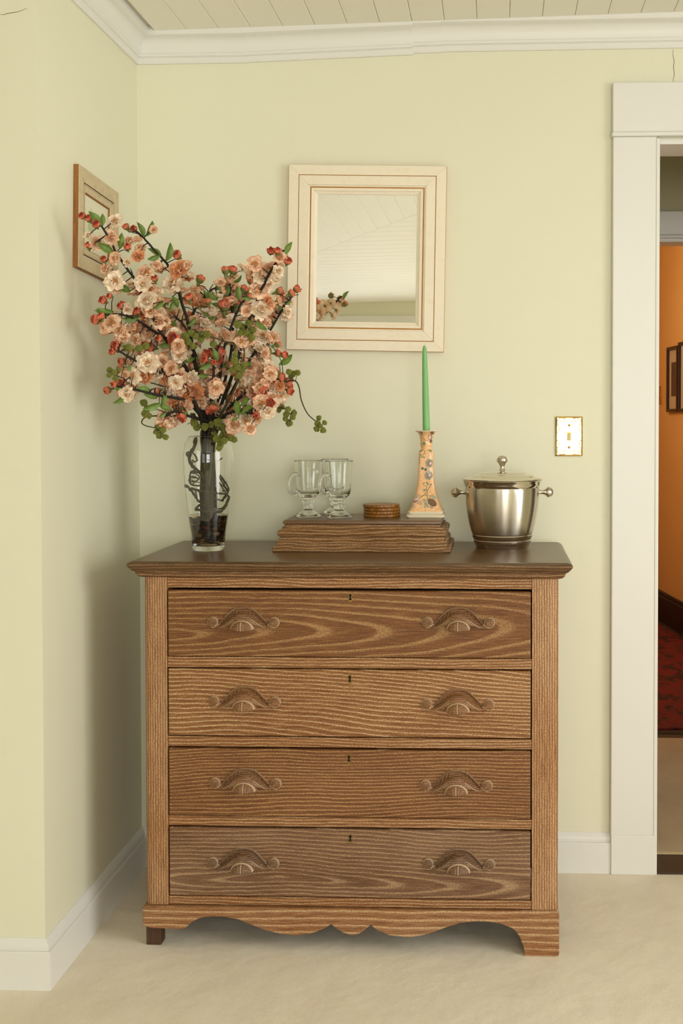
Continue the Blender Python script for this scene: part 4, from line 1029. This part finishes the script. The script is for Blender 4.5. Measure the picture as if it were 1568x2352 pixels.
LVS = [(232, 520, 125, 46), (236, 518, 85, 30), (262, 580, 150, 46), (275, 572, 80, 40), (330, 545, 110, 40), (335, 543, 65, 42), (370, 588, 150, 38), (380, 600, 75, 48), (368, 586, 205, 34), (300, 670, 150, 42), (262, 716, 180, 46), (248, 722, 150, 30),
       (320, 728, 185, 42), (500, 690, 140, 34), (512, 682, 60, 34), (535, 648, 30, 34), (506, 668, 100, 30), (655, 585, 60, 36), (548, 690, 95, 36), (640, 715, 70, 20), (310, 805, 160, 36), (300, 838, 250, 26), (345, 895, 175, 34), (290, 905, 215, 40), (285, 898, 165, 24),
       (368, 925, 205, 46), (360, 915, 160, 34), (470, 880, 50, 40), (462, 885, 95, 30), (618, 880, 55, 40), (548, 955, 95, 42), (552, 952, 30, 44), (548, 960, 200, 20), (640, 838, 35, 44), (615, 820, 75, 26), (540, 800, 80, 40), (432, 800, 250, 30), (395, 790, 190, 34), (440, 770, 30, 30),
       (520, 720, 300, 30), (560, 800, 60, 26), (375, 690, 220, 34), (395, 680, 300, 36), (400, 690, 250, 30), (605, 760, 30, 22), (655, 700, 40, 18), (500, 830, 110, 36), (520, 860, 70, 36)]
_rx = random.Random(55)
extra = []
for kind, px, py, rp_ in flowers[:-20]:
    ax, ay_ = 470 - px, 800 - py; L_ = math.hypot(ax, ay_) + 1e-6
    if L_ < 30: continue
    if py < 600 or (px < 300 and py < 700): continue
    for q in range(1 if kind == 'B' else 2):
        st_ = _rx.uniform(12, 30); jx, jy = _rx.uniform(-16, 16), _rx.uniform(-16, 16)
        nx_, ny_ = px + ax / L_ * st_ + jx, py + ay_ / L_ * st_ + jy
        if ny_ > 985: continue
        extra.append((_rx.choices('WPOB', (4, 7, 1, 2))[0], nx_, ny_, _rx.uniform(10, 17)))
for k in range(44):
    fx0, fy0 = _rx.uniform(372, 640), _rx.uniform(850, 985)
    if 440 < fx0 < 520 and fy0 > 945: continue
    if fy0 > 1000 - abs(fx0 - 480) * .05 - 10: continue
    front_ = (_rx.choices('WPOB', (4, 7, 1, 3))[0], fx0, fy0, _rx.uniform(12, 18)); flowers.insert(0, front_)
for k in range(26):
    fx0, fy0 = _rx.uniform(330, 640), _rx.uniform(690, 850); flowers.insert(0, (_rx.choices('WPOB', (4, 6, 1, 3))[0], fx0, fy0, _rx.uniform(11, 17)))
NB = 20 + len(extra)
flowers = flowers + extra
for k in range(30): LVS.append((_rx.uniform(370, 605), _rx.uniform(665, 950), _rx.uniform(0, 360), _rx.uniform(22, 36)))
rnd = random.Random(77)
branches = []
for bi, (label, path) in enumerate(BR):
    mouth = Vector((VX + (path[0][0] - 482) * .0006, VY + rnd.uniform(-.012, .012), ZT + .275))
    a_ = rnd.uniform(0, 2 * PI); foot = Vector((VX + .016 * math.cos(a_) - .002, VY + .016 * math.sin(a_), ZT + .022))
    mid = (mouth + foot) / 2 + Vector((rnd.uniform(-.006, .006), rnd.uniform(-.006, .006), 0))
    P = [foot, mid, mouth] + [safe(px, py, Y, -.61) for px, py, Y in path]
    P = catmull(P, 5)
    P = [p + Vector((rnd.uniform(-.0015, .0015), rnd.uniform(-.0015, .0015), 0)) for p in P]
    root = empty('blossom_branch', foot); tag(root, label, 'flower branch')
    n = len(P); rad = [.0058 * (1 - .62 * i / n) for i in range(n)]
    st = MB().tube(P, rad, 7)
    branches.append(dict(root=root, P=P, st=st, n=0, px=[(px, py, Y) for px, py, Y in path]))
def px_of(p):
    v = p - CAM; z_ = v.dot(_fw); return CX + F_PX * v.dot(_rt) / z_, CY - F_PX * v.dot(_up) / z_
for b in branches:
    b['pp'] = [(px_of(p), p) for p in b['P'][11:]]
def nearest(px, py, strict=False):
    best = None
    for b in branches:
        for i, ((qx, qy), p) in enumerate(b['pp']):
            d = math.hypot(qx - px, qy - py) + 4 * (b is branches[14])
            if best is None or d < best[0]: best = (d, b, i, p)
    return best
def orient(nrm, spin):
    q = nrm.to_track_quat('Z', 'Y'); return q.to_matrix().to_4x4() @ Matrix.Rotation(spin, 4, 'Z')
for fi, (kind, px, py, rp_) in enumerate(flowers):
    d, b, i, p0 = nearest(px, py)
    back = fi >= len(flowers) - NB
    Y = p0.y + (rnd.uniform(.01, .07) if back else rnd.uniform(-.045, .03))
    Y = min(Y, .42)
    pos = safe(px, py, Y, -.605)
    sc_ = rp_ / F_PX * (pos - CAM).dot(_fw)
    tocam = (CAM - pos).normalized()
    outw = (pos - BC).normalized()
    root = b['root']; rl = Vector(root.location)
    tw = [p0, p0.lerp(pos, .55) + Vector((0, 0, .004)), pos]
    if kind == 'B':
        nrm = (outw * 1.1 + tocam * .35 + Vector((rnd.uniform(-.5, .5), rnd.uniform(-.5, .5), rnd.uniform(-.3, .6)))).normalized()
        s3 = sc_ * 1.55
        base = pos - nrm * s3 * .5
        o = inst('bud', rnd.choice(BU_), root, Matrix.Translation(base - rl) @ orient(nrm, rnd.uniform(0, 6)) @ Matrix.Scale(s3, 4))
        inst('calyx', CA_, o, Matrix.Identity(4))
        tw = [p0, p0.lerp(base, .6) + Vector((0, 0, .003)), base - nrm * s3 * .4]
    else:
        nrm = (outw * .75 + tocam * (.95 if not back else .55) + Vector((rnd.uniform(-.55, .55), rnd.uniform(-.4, .4), rnd.uniform(-.4, .5)))).normalized()
        s3 = sc_ * 1.5
        base = pos - nrm * s3 * .25
        o = inst('blossom', rnd.choice(BM_[kind]), root, Matrix.Translation(base - rl) @ orient(nrm, rnd.uniform(0, 6)) @ Matrix.Scale(s3, 4))
        inst('stamens', SM_, o, Matrix.Identity(4)); inst('calyx', CA_, o, Matrix.Translation((0, 0, -.03)) @ Matrix.Scale(.55, 4))
        tw = [p0, p0.lerp(base, .6) + Vector((0, 0, .003)), base]
    b['st'].tube(tw, [.0014, .0011, .0009], 4)
for (px, py, ang, ln) in LVS:
    d, b, i, p0 = nearest(px, py)
    pos = safe(px, py, p0.y - .01, -.605)
    L = 0.95 * ln / F_PX * (pos - CAM).dot(_fw)
    dirv = (_rt * math.cos(R(ang)) + _up * math.sin(R(ang)) - _fw * rnd.uniform(-.1, .5)).normalized()
    side = dirv.cross(Vector((rnd.uniform(-.5, .5), -1, rnd.uniform(-.3, .6)))).normalized(); nz_ = dirv.cross(side)
    mt = Matrix((dirv, side, nz_)).transposed().to_4x4()
    rl = Vector(b['root'].location)
    inst('leaf', rnd.choice(LF_), b['root'], Matrix.Translation(pos - rl) @ mt @ Matrix.Scale(L, 4))
    b['st'].tube([p0, pos + dirv * L * .05], [.0012, .0009], 4)
# side twigs with knobbly forks
for b in branches:
    for k in range(9):
        p = rnd.choice(b['P'][13:-1]); dv = Vector((rnd.uniform(-1, 1), rnd.uniform(-.6, .6), rnd.uniform(-.2, 1))).normalized()
        L = rnd.uniform(.012, .04); q = p + dv * L * .5 + Vector((0, 0, .003)); e = p + dv * L
        if e.x < -.60 or e.y > .45: continue
        b['st'].tube([p, q, e], [.0018, .0013, .0010], 4)
    b['st'].build('stem', M_BARK, b['root'], smooth=True, angle=70)

# green fuzzy vines threaded through the bunch
VN = [
    ('thin vine trailing furthest right past the bunch, fuzzy green pods at its end', [(520, 960, .20), (590, 905, .17), (650, 880, .15), (675, 874, .14), (686, 888, .14), (692, 920, .14), (706, 950, .14), (725, 968, .14), (736, 980, .14)],
     [(663, 854, 7), (674, 858, 7), (684, 856, 7), (668, 866, 6), (732, 960, 6), (729, 972, 7), (745, 971, 6), (727, 985, 7), (742, 988, 7), (736, 978, 5)]),
    ('green pod vine hanging between the bunch and the glass mugs', [(515, 965, .18), (560, 950, .15), (600, 948, .14), (630, 935, .14), (655, 940, .14), (668, 955, .14), (666, 968, .14)],
     [(634, 933, 7), (640, 941, 7), (648, 935, 6), (661, 940, 7), (657, 952, 7), (675, 948, 7), (672, 958, 7), (664, 972, 8), (655, 962, 6)]),
    ('curling vine with dark pods hooking down left of the vase', [(462, 966, .17), (410, 955, .12), (365, 955, .10), (335, 958, .08), (325, 970, .08), (335, 978, .08), (358, 984, .08), (372, 995, .09)],
     [(330, 925, 8), (338, 938, 8), (334, 950, 9), (342, 955, 7), (362, 980, 7), (374, 988, 7), (366, 1000, 8), (380, 1004, 7), (358, 992, 6)]),
    ('vine of green pods crossing the upper middle of the bunch', [(500, 962, .16), (545, 880, .13), (560, 800, .12), (520, 785, .11), (475, 772, .11), (430, 772, .11)],
     [(425, 772, 9), (438, 765, 9), (450, 772, 8), (462, 778, 8), (475, 768, 9), (432, 785, 8), (442, 795, 7), (490, 790, 8), (545, 745, 9), (558, 752, 9), (572, 742, 9), (580, 758, 9), (566, 765, 8), (578, 775, 8), (552, 765, 7)]),
    ('vine of mossy pods standing in the right heart of the bunch', [(505, 962, .15), (535, 900, .12), (548, 860, .11), (545, 815, .10)],
     [(538, 828, 9), (545, 842, 9), (534, 850, 8), (555, 850, 9), (548, 862, 8), (562, 838, 7), (540, 815, 7)]),
    ('leafy pod vine spilling over the vase rim', [(490, 968, .17), (505, 985, .15), (512, 1000, .15), (508, 1018, .15)],
     [(498, 1008, 9), (512, 1000, 9), (506, 1020, 8), (515, 1012, 8), (503, 1030, 7), (530, 1006, 8), (538, 1010, 7), (492, 995, 8), (500, 970, 10), (488, 975, 9), (510, 982, 9), (470, 980, 9), (446, 970, 9), (452, 982, 8), (442, 955, 7)]),
    ('short vine with dark pods at the far left of the bunch', [(462, 962, .18), (400, 900, .12), (330, 875, .05), (285, 868, .0), (262, 862, -.02)],
     [(252, 850, 7), (262, 856, 7), (250, 862, 6), (265, 870, 7), (272, 848, 6), (320, 800, 9), (335, 795, 8), (295, 798, 8)]),
]
for label, path, pods in VN:
    foot = Vector((VX + rnd.uniform(-.02, .02), VY - .018, ZT + .05)); mouth = Vector((VX + (path[0][0] - 482) * .0006, VY - .020, ZT + .272))
    P = catmull([foot, (foot + mouth) / 2 + Vector((.006, -.003, 0)), mouth] + [safe(px, py, Y, -.62) for px, py, Y in path], 5)
    root = empty('pod_vine', foot); tag(root, label, 'vine')
    st = MB().tube(P, [.0026 * (1 - .55 * i / len(P)) for i in range(len(P))], 6)
    for px, py, rp_ in pods:
        bd = min(P[11:], key=lambda p: math.hypot(px_of(p)[0] - px, px_of(p)[1] - py))
        pos = safe(px, py, bd.y + rnd.uniform(-.015, .012), -.615); s3 = 0.98 * rp_ / F_PX * (pos - CAM).dot(_fw)
        inst('fuzzy_pod', rnd.choice(FZ_), root, Matrix.Translation(pos - Vector(root.location)) @ Euler((rnd.uniform(0, 6), rnd.uniform(0, 6), 0)).to_matrix().to_4x4() @ Matrix.Scale(s3, 4))
        st.tube([bd, bd.lerp(pos, .5) + Vector((0, 0, .002)), pos], [.0011, .0009, .0008], 4)
    st.build('stem', M_VINE, root, smooth=True, angle=70)

# gnarled vine coiled inside the vase
cv = empty('coiled_vine', (VX, VY, ZT + .09)); tag(cv, 'gnarled brown vine coiled around the stems inside the glass vase', 'vine')
def vz(zy, zx, Y=0): # photograph zoom coordinates to a point near the front or back of the vase
    return at(380 + zx / 7.127, 960 + zy / 7.127, VY + Y)
def gn(pts, r0, r1, name='stem'):
    P = catmull([vz(b, a, c) for a, b, c in pts], 5)
    P = [p + Vector((rnd.uniform(-.0006, .0006), rnd.uniform(-.0006, .0006), rnd.uniform(-.0006, .0006))) for p in P]
    return MB().tube(P, [(r0 + (r1 - r0) * i / len(P)) * .82 * rnd.uniform(.75, 1.3) for i in range(len(P))], 7).build(name, M_VINE, cv, smooth=True, angle=70)
gn([(500, 320, -.02), (470, 470, -.03), (400, 600, -.034), (395, 700, -.034), (470, 810, -.032), (560, 890, -.028), (620, 1000, -.03)], .0056, .0050, 'main_stem')
gn([(390, 640, -.036), (350, 600, -.034), (370, 560, -.036), (440, 570, -.04), (500, 630, -.04), (515, 690, -.038), (480, 720, -.038), (440, 690, -.036)], .0028, .0022)
gn([(540, 900, -.034), (450, 870, -.034), (405, 920, -.03), (400, 1010, -.028), (420, 1080, -.034), (520, 1110, -.04), (640, 1100, -.042), (760, 1110, -.042), (850, 1115, -.036)], .0030, .0022)
gn([(325, 1105, -.022), (380, 1140, -.03), (450, 1220, -.034), (510, 1320, -.034), (560, 1390, -.03)], .0042, .0028)
gn([(420, 1150, -.034), (520, 1180, -.042), (640, 1200, -.044), (760, 1215, -.044), (900, 1235, -.040), (1000, 1240, -.028), (1030, 1160, -.02), (960, 1030, -.02), (880, 930, -.02)], .0034, .0026)
gn([(650, 1215, -.044), (740, 1270, -.043), (830, 1325, -.040), (915, 1355, -.034)], .0030, .0020)
gn([(490, 1490, -.026), (580, 1510, -.036), (700, 1540, -.040), (820, 1540, -.040), (920, 1520, -.034), (980, 1440, -.026), (1020, 1350, -.02), (1035, 1290, -.016), (990, 1270, -.02), (940, 1330, -.026), (930, 1360, -.03)], .0044, .0034, 'main_stem')
gn([(500, 1480, -.028), (560, 1430, -.03), (640, 1440, -.034), (800, 1490, -.038), (930, 1470, -.03), (1000, 1400, -.022)], .0034, .0026)
gn([(880, 960, -.022), (940, 1080, -.024), (1000, 1170, -.022), (1025, 1240, -.02)], .0026, .0022)
gn([(870, 1050, -.024), (930, 1150, -.026), (980, 1220, -.024)], .0022, .0018)
gn([(400, 960, -.03), (470, 960, -.036), (540, 1000, -.036), (480, 1040, -.036), (430, 1010, -.034)], .0022, .0016)
gn([(455, 880, -.034), (520, 930, -.038), (560, 990, -.038)], .0016, .0014)
for a_, b_, c_, d_ in ((430, 900, 560, 960), (400, 980, 560, 1000), (390, 1000, 375, 1025), (420, 1050, 560, 1060), (470, 1150, 490, 1250), (480, 1180, 520, 1370), (540, 1180, 560, 1390), (900, 990, 960, 1090), (890, 1080, 1000, 1200), (930, 1190, 985, 1240), (880, 690, 920, 660), (430, 1100, 470, 1060), (600, 1380, 520, 1470)):
    gn([(a_, b_, -.030), ((a_ + c_) / 2 + 14, (b_ + d_) / 2 - 10, -.036), (c_, d_, -.032)], .0019, .0013, 'side_twig')

# ------------------------------------------------------------------ mirror on the back wall
def wash(name, col, dark, scr=0.5, vert=False):
    T = NT(name); co = T.coords(); x, y, z = T.sep(co)
    n1 = T.rampf(T.noise(T.xyz(T.math('MULTIPLY', x, 60), T.math('MULTIPLY', y, 60), T.math('MULTIPLY', z, 60)), 1, 4, .7), [(.52, 0), (.72, 1)])
    n2 = T.noise(co, 6, 3)
    c = T.mix(T.math('MULTIPLY', n1, scr), rgb(*col), rgb(*dark)); c = T.mix(T.math('MULTIPLY', n2, .12), c, rgb(*dark))
    T.bsdf(Base_Color=c, Roughness=0.5, Normal=T.bump(T.noise(co, 260, 2), .1, .0006)); return T.m
M_MFR = wash('cream_frame_paint', (238, 228, 206), (216, 198, 166), .25)
M_GOLD = simple('rubbed_gold_wood', rgb(186, 130, 54), 0.5, var=.3, bscale=300)
T = NT('mirror_silver'); T.bsdf(Base_Color=(0.93, 0.93, 0.88, 1), Metallic=1.0, Roughness=0.015); M_MIRROR = T.m
def mitred(parent, W, H, o0, o1, f0, f1, yb, mat, name, bevel=0.001):
    w, h = W / 2, H / 2
    def cor(o): return [(-w + o, -h + o), (w - o, -h + o), (w - o, h - o), (-w + o, h - o)]
    A, Bq = cor(o0), cor(o1)
    for k in range(4):
        j = (k + 1) % 4
        m = MB(); a0, a1, b0, b1 = A[k], A[j], Bq[k], Bq[j]
        m.add([(a0[0], f0, a0[1]), (a1[0], f0, a1[1]), (b1[0], f1, b1[1]), (b0[0], f1, b0[1]), (a0[0], yb, a0[1]), (a1[0], yb, a1[1]), (b1[0], yb, b1[1]), (b0[0], yb, b0[1])],
              [(0, 1, 2, 3), (4, 7, 6, 5), (0, 4, 5, 1), (1, 5, 6, 2), (2, 6, 7, 3), (3, 7, 4, 0)])
        m.build(name, mat, parent, bevel=bevel, local=True)
mr = empty('framed_mirror', (-0.0192, WY - .0005, 1.6685), (0, R(1.04), 0))
tag(mr, 'cream painted framed mirror with gold lines hanging on the back wall', 'mirror')
MW, MH = .4285, .5017
mitred(mr, MW, MH, 0.0, .0695, -.0190, -.0175, 0, M_GOLD, 'backing_rail', 0)
mitred(mr, MW, MH, .0004, .0270, -.0210, -.0218, -.0170, M_MFR, 'outer_rail', .0010)
mitred(mr, MW, MH, .0290, .0545, -.0225, -.0235, -.0170, M_MFR, 'middle_rail', .001)
mitred(mr, MW, MH, .0546, .0588, -.0220, -.0205, -.0170, M_MFR, 'bead_rail', .0008)
mitred(mr, MW, MH, .0624, .0700, -.0215, -.0205, -.0170, M_MFR, 'inner_rail', .0008)
mitred(mr, MW, MH, .0701, .0785, -.0190, -.0150, -.0120, M_MFR, 'lip_rail', .0008)
MB().box(-MW / 2 + .077, MW / 2 - .077, -.0125, -.0115, -MH / 2 + .077, MH / 2 - .077).build('mirror_glass', M_MIRROR, mr, local=True)

# ------------------------------------------------------------------ small framed print on the side wall
fx_ = WX + .0145
TL, TR, BL = atX(182, 376, fx_), atX(273, 443, fx_), atX(178, 612, fx_)
PW, PH = TR.y - TL.y, TL.z - BL.z
ang = math.atan2(TL.z - TR.z, PW)
pf = empty('small_framed_print', (WX + .0005, (TL.y + TR.y) / 2 - .004, (TL.z + BL.z) / 2 + (TR.z - TL.z) / 2), (0, ang, R(90)))
tag(pf, 'small whitewashed framed print with brown edges on the side wall behind the blossoms', 'picture')
M_PFR = wash('whitewashed_frame', (204, 186, 150), (140, 116, 80), .5)
M_PEDGE = wood('frame_edge_wood', 'Z', (128, 78, 26), (156, 100, 40), (176, 124, 64), 200, v0=-1, lime=.3, grey=.1)
M_PGRV = simple('frame_groove', rgb(84, 64, 40), .8)
mitred(pf, PW, PH, 0, .050, -0.0118, -0.0090, 0.0000, M_PEDGE, 'backing_rail', 0)
mitred(pf, PW, PH, .0005, .034, -0.0138, -0.0130, -0.0112, M_PFR, 'outer_rail', .001)
mitred(pf, PW, PH, .0345, .0370, -0.0123, -0.0123, -0.0090, M_PGRV, 'groove_rail', 0)
mitred(pf, PW, PH, .0372, .0400, -0.0130, -0.0127, -0.0090, M_PFR, 'bead_rail', .0006)
mitred(pf, PW, PH, .0404, .0530, -0.0125, -0.0090, -0.0075, M_PFR, 'inner_rail', .0006)
mitred(pf, PW, PH, .0530, .0560, -0.0075, -0.0050, -0.0040, M_PEDGE, 'rebate_rail', 0)
T = NT('print_paper'); co = T.coords(); x, y, z = T.sep(co)
dx_ = T.math('SUBTRACT', T.math('ADD', x, T.math('MULTIPLY', T.math('SUBTRACT', T.noise(co, 45, 3), .5), .03)), -.035)
dz_ = T.math('MULTIPLY', T.math('SUBTRACT', z, 0.0), .55)
rr_ = T.math('SQRT', T.math('ADD', T.math('MULTIPLY', dx_, dx_), T.math('MULTIPLY', dz_, dz_)))
gm = T.rampf(T.math('MULTIPLY', rr_, 20.0), [(.30, 1), (.48, 0)])
T.bsdf(Base_Color=T.mix(T.math('MULTIPLY', gm, .7), rgb(222, 218, 192), rgb(150, 178, 104)), Roughness=.35); M_PAPER = T.m
MB().box(-PW / 2 + .05, PW / 2 - .05, -.0044, -.0039, -PH / 2 + .05, PH / 2 - .05).build('print', M_PAPER, pf, local=True)

# ------------------------------------------------------------------ ornate switch plate
M_SWG = simple('polished_gold', rgb(246, 222, 160), 0.16, 1.0)
M_SWO = simple('relief_gold', rgb(196, 146, 70), 0.32, 1.0)
M_SCREW = simple('screw_brass', rgb(150, 106, 40), 0.35, 1.0)
M_TOG = simple('toggle_ivory', rgb(216, 200, 160), 0.35)
sw = empty('light_switch', (.5320, WY, 1.1850)); tag(sw, 'ornate polished brass light switch plate on the wall beside the door casing', 'switch')
SWW, SWH = .0742, .1085
def swl(m): # build in x,z plane facing -y
    for i, p in enumerate(m.v): m.v[i] = Vector((p.x, -p.z, p.y))
    return m
m = MB().loft([rrect(-SWW / 2, SWW / 2, -SWH / 2, SWH / 2, .002, 0), rrect(-SWW / 2, SWW / 2, -SWH / 2, SWH / 2, .002, .004), rrect(-SWW / 2 + .003, SWW / 2 - .003, -SWH / 2 + .003, SWH / 2 - .003, .002, .0065),
               rrect(-SWW / 2 + .0045, SWW / 2 - .0045, -SWH / 2 + .0045, SWH / 2 - .0045, .002, .0052)], True, True)
swl(m).build('plate', M_SWG, sw, local=True, smooth=True, angle=20)
def spiral(cx_, cz_, r0, a0, turns, sgn):
    return [Vector((cx_ + r0 * (1 - .8 * s / 16) * math.cos(a0 + sgn * turns * 2 * PI * s / 16), -.0058, cz_ + r0 * (1 - .8 * s / 16) * math.sin(a0 + sgn * turns * 2 * PI * s / 16))) for s in range(17)]
for sx in (-1, 1):
    for sz in (-1, 1):
        mO = MB()
        def S(cx_, cz_, r0, a0, tr_, w_=.0007):
            P = [Vector((sx * p.x, p.y, sz * p.z)) for p in spiral(cx_, cz_, r0, a0, tr_, 1)]; mO.tube(P, w_, 5)
        def Ln(pts, w_=.0007): mO.tube(catmull([Vector((sx * a, -.0058, sz * b)) for a, b in pts], 4), w_, 5)
        S(.0085, .0445, .0052, R(160), 1.4); S(.0145, .0455, .0040, R(20), 1.2); S(.0165, .0420, .0024, R(200), 1.0)
        S(.0250, .0465, .0036, R(100), 1.2); S(.0305, .0430, .0034, R(30), 1.2); S(.0285, .0385, .0028, R(90), 1.2); S(.0305, .0335, .0032, R(200), 1.3)
        S(.0275, .0300, .0022, R(0), 1.2); S(.0255, .0235, .0026, R(140), 1.2); S(.0250, .0180, .0024, R(260), 1.2)
        Ln([(.0020, .0460), (.0055, .0485), (.011, .0490), (.020, .0495), (.028, .0490)]); Ln([(.0035, .0420), (.0100, .0392), (.0165, .0395), (.0195, .0410)])
        Ln([(.0325, .0470), (.0318, .0400), (.0330, .0340), (.0310, .0280), (.0275, .0210), (.0300, .0150), (.0330, .0105)]); Ln([(.0262, .0175), (.0300, .0120), (.0330, .0100)], .0006)
        Ln([(.0275, .0120), (.0275, .0)], .0005); Ln([(.0310, .0100), (.0310, .0)], .0005)
        Ln([(.0205, .0440), (.0230, .0410), (.0245, .0365), (.0232, .0400)], .0009)
        mO.build('scroll_relief', M_SWO, sw, local=True, smooth=True, angle=60)
m = MB().lathe([(.0035, 0), (.0038, .0012), (.003, .0022), (.0005, .0024)], (0, 0, 0), 16)
for zz in (.0300, -.0300):
    mm_ = MB(); mm_.v = [Vector((p.x, -.0050 - p.z, p.y + zz)) for p in m.v]; mm_.f = list(m.f); mm_.build('screw', M_SCREW, sw, local=True, smooth=True)
mt_ = MB().box(-.0056, .0056, -.0062, -.0040, -.0122, .0122); mt_.build('toggle_surround', M_SWO, sw, local=True, bevel=.0006)
tg = MB(); tg.loft([[Vector((-.0042, -.006, -.0100)), Vector((.0042, -.006, -.0100)), Vector((.0042, -.006, .0090)), Vector((-.0042, -.006, .0090))],
                    [Vector((-.0036, -.013, -.0105)), Vector((.0036, -.013, -.0105)), Vector((.0036, -.0085, .0070)), Vector((-.0036, -.0085, .0070))]]).build('toggle', M_TOG, sw, local=True, bevel=.0008)
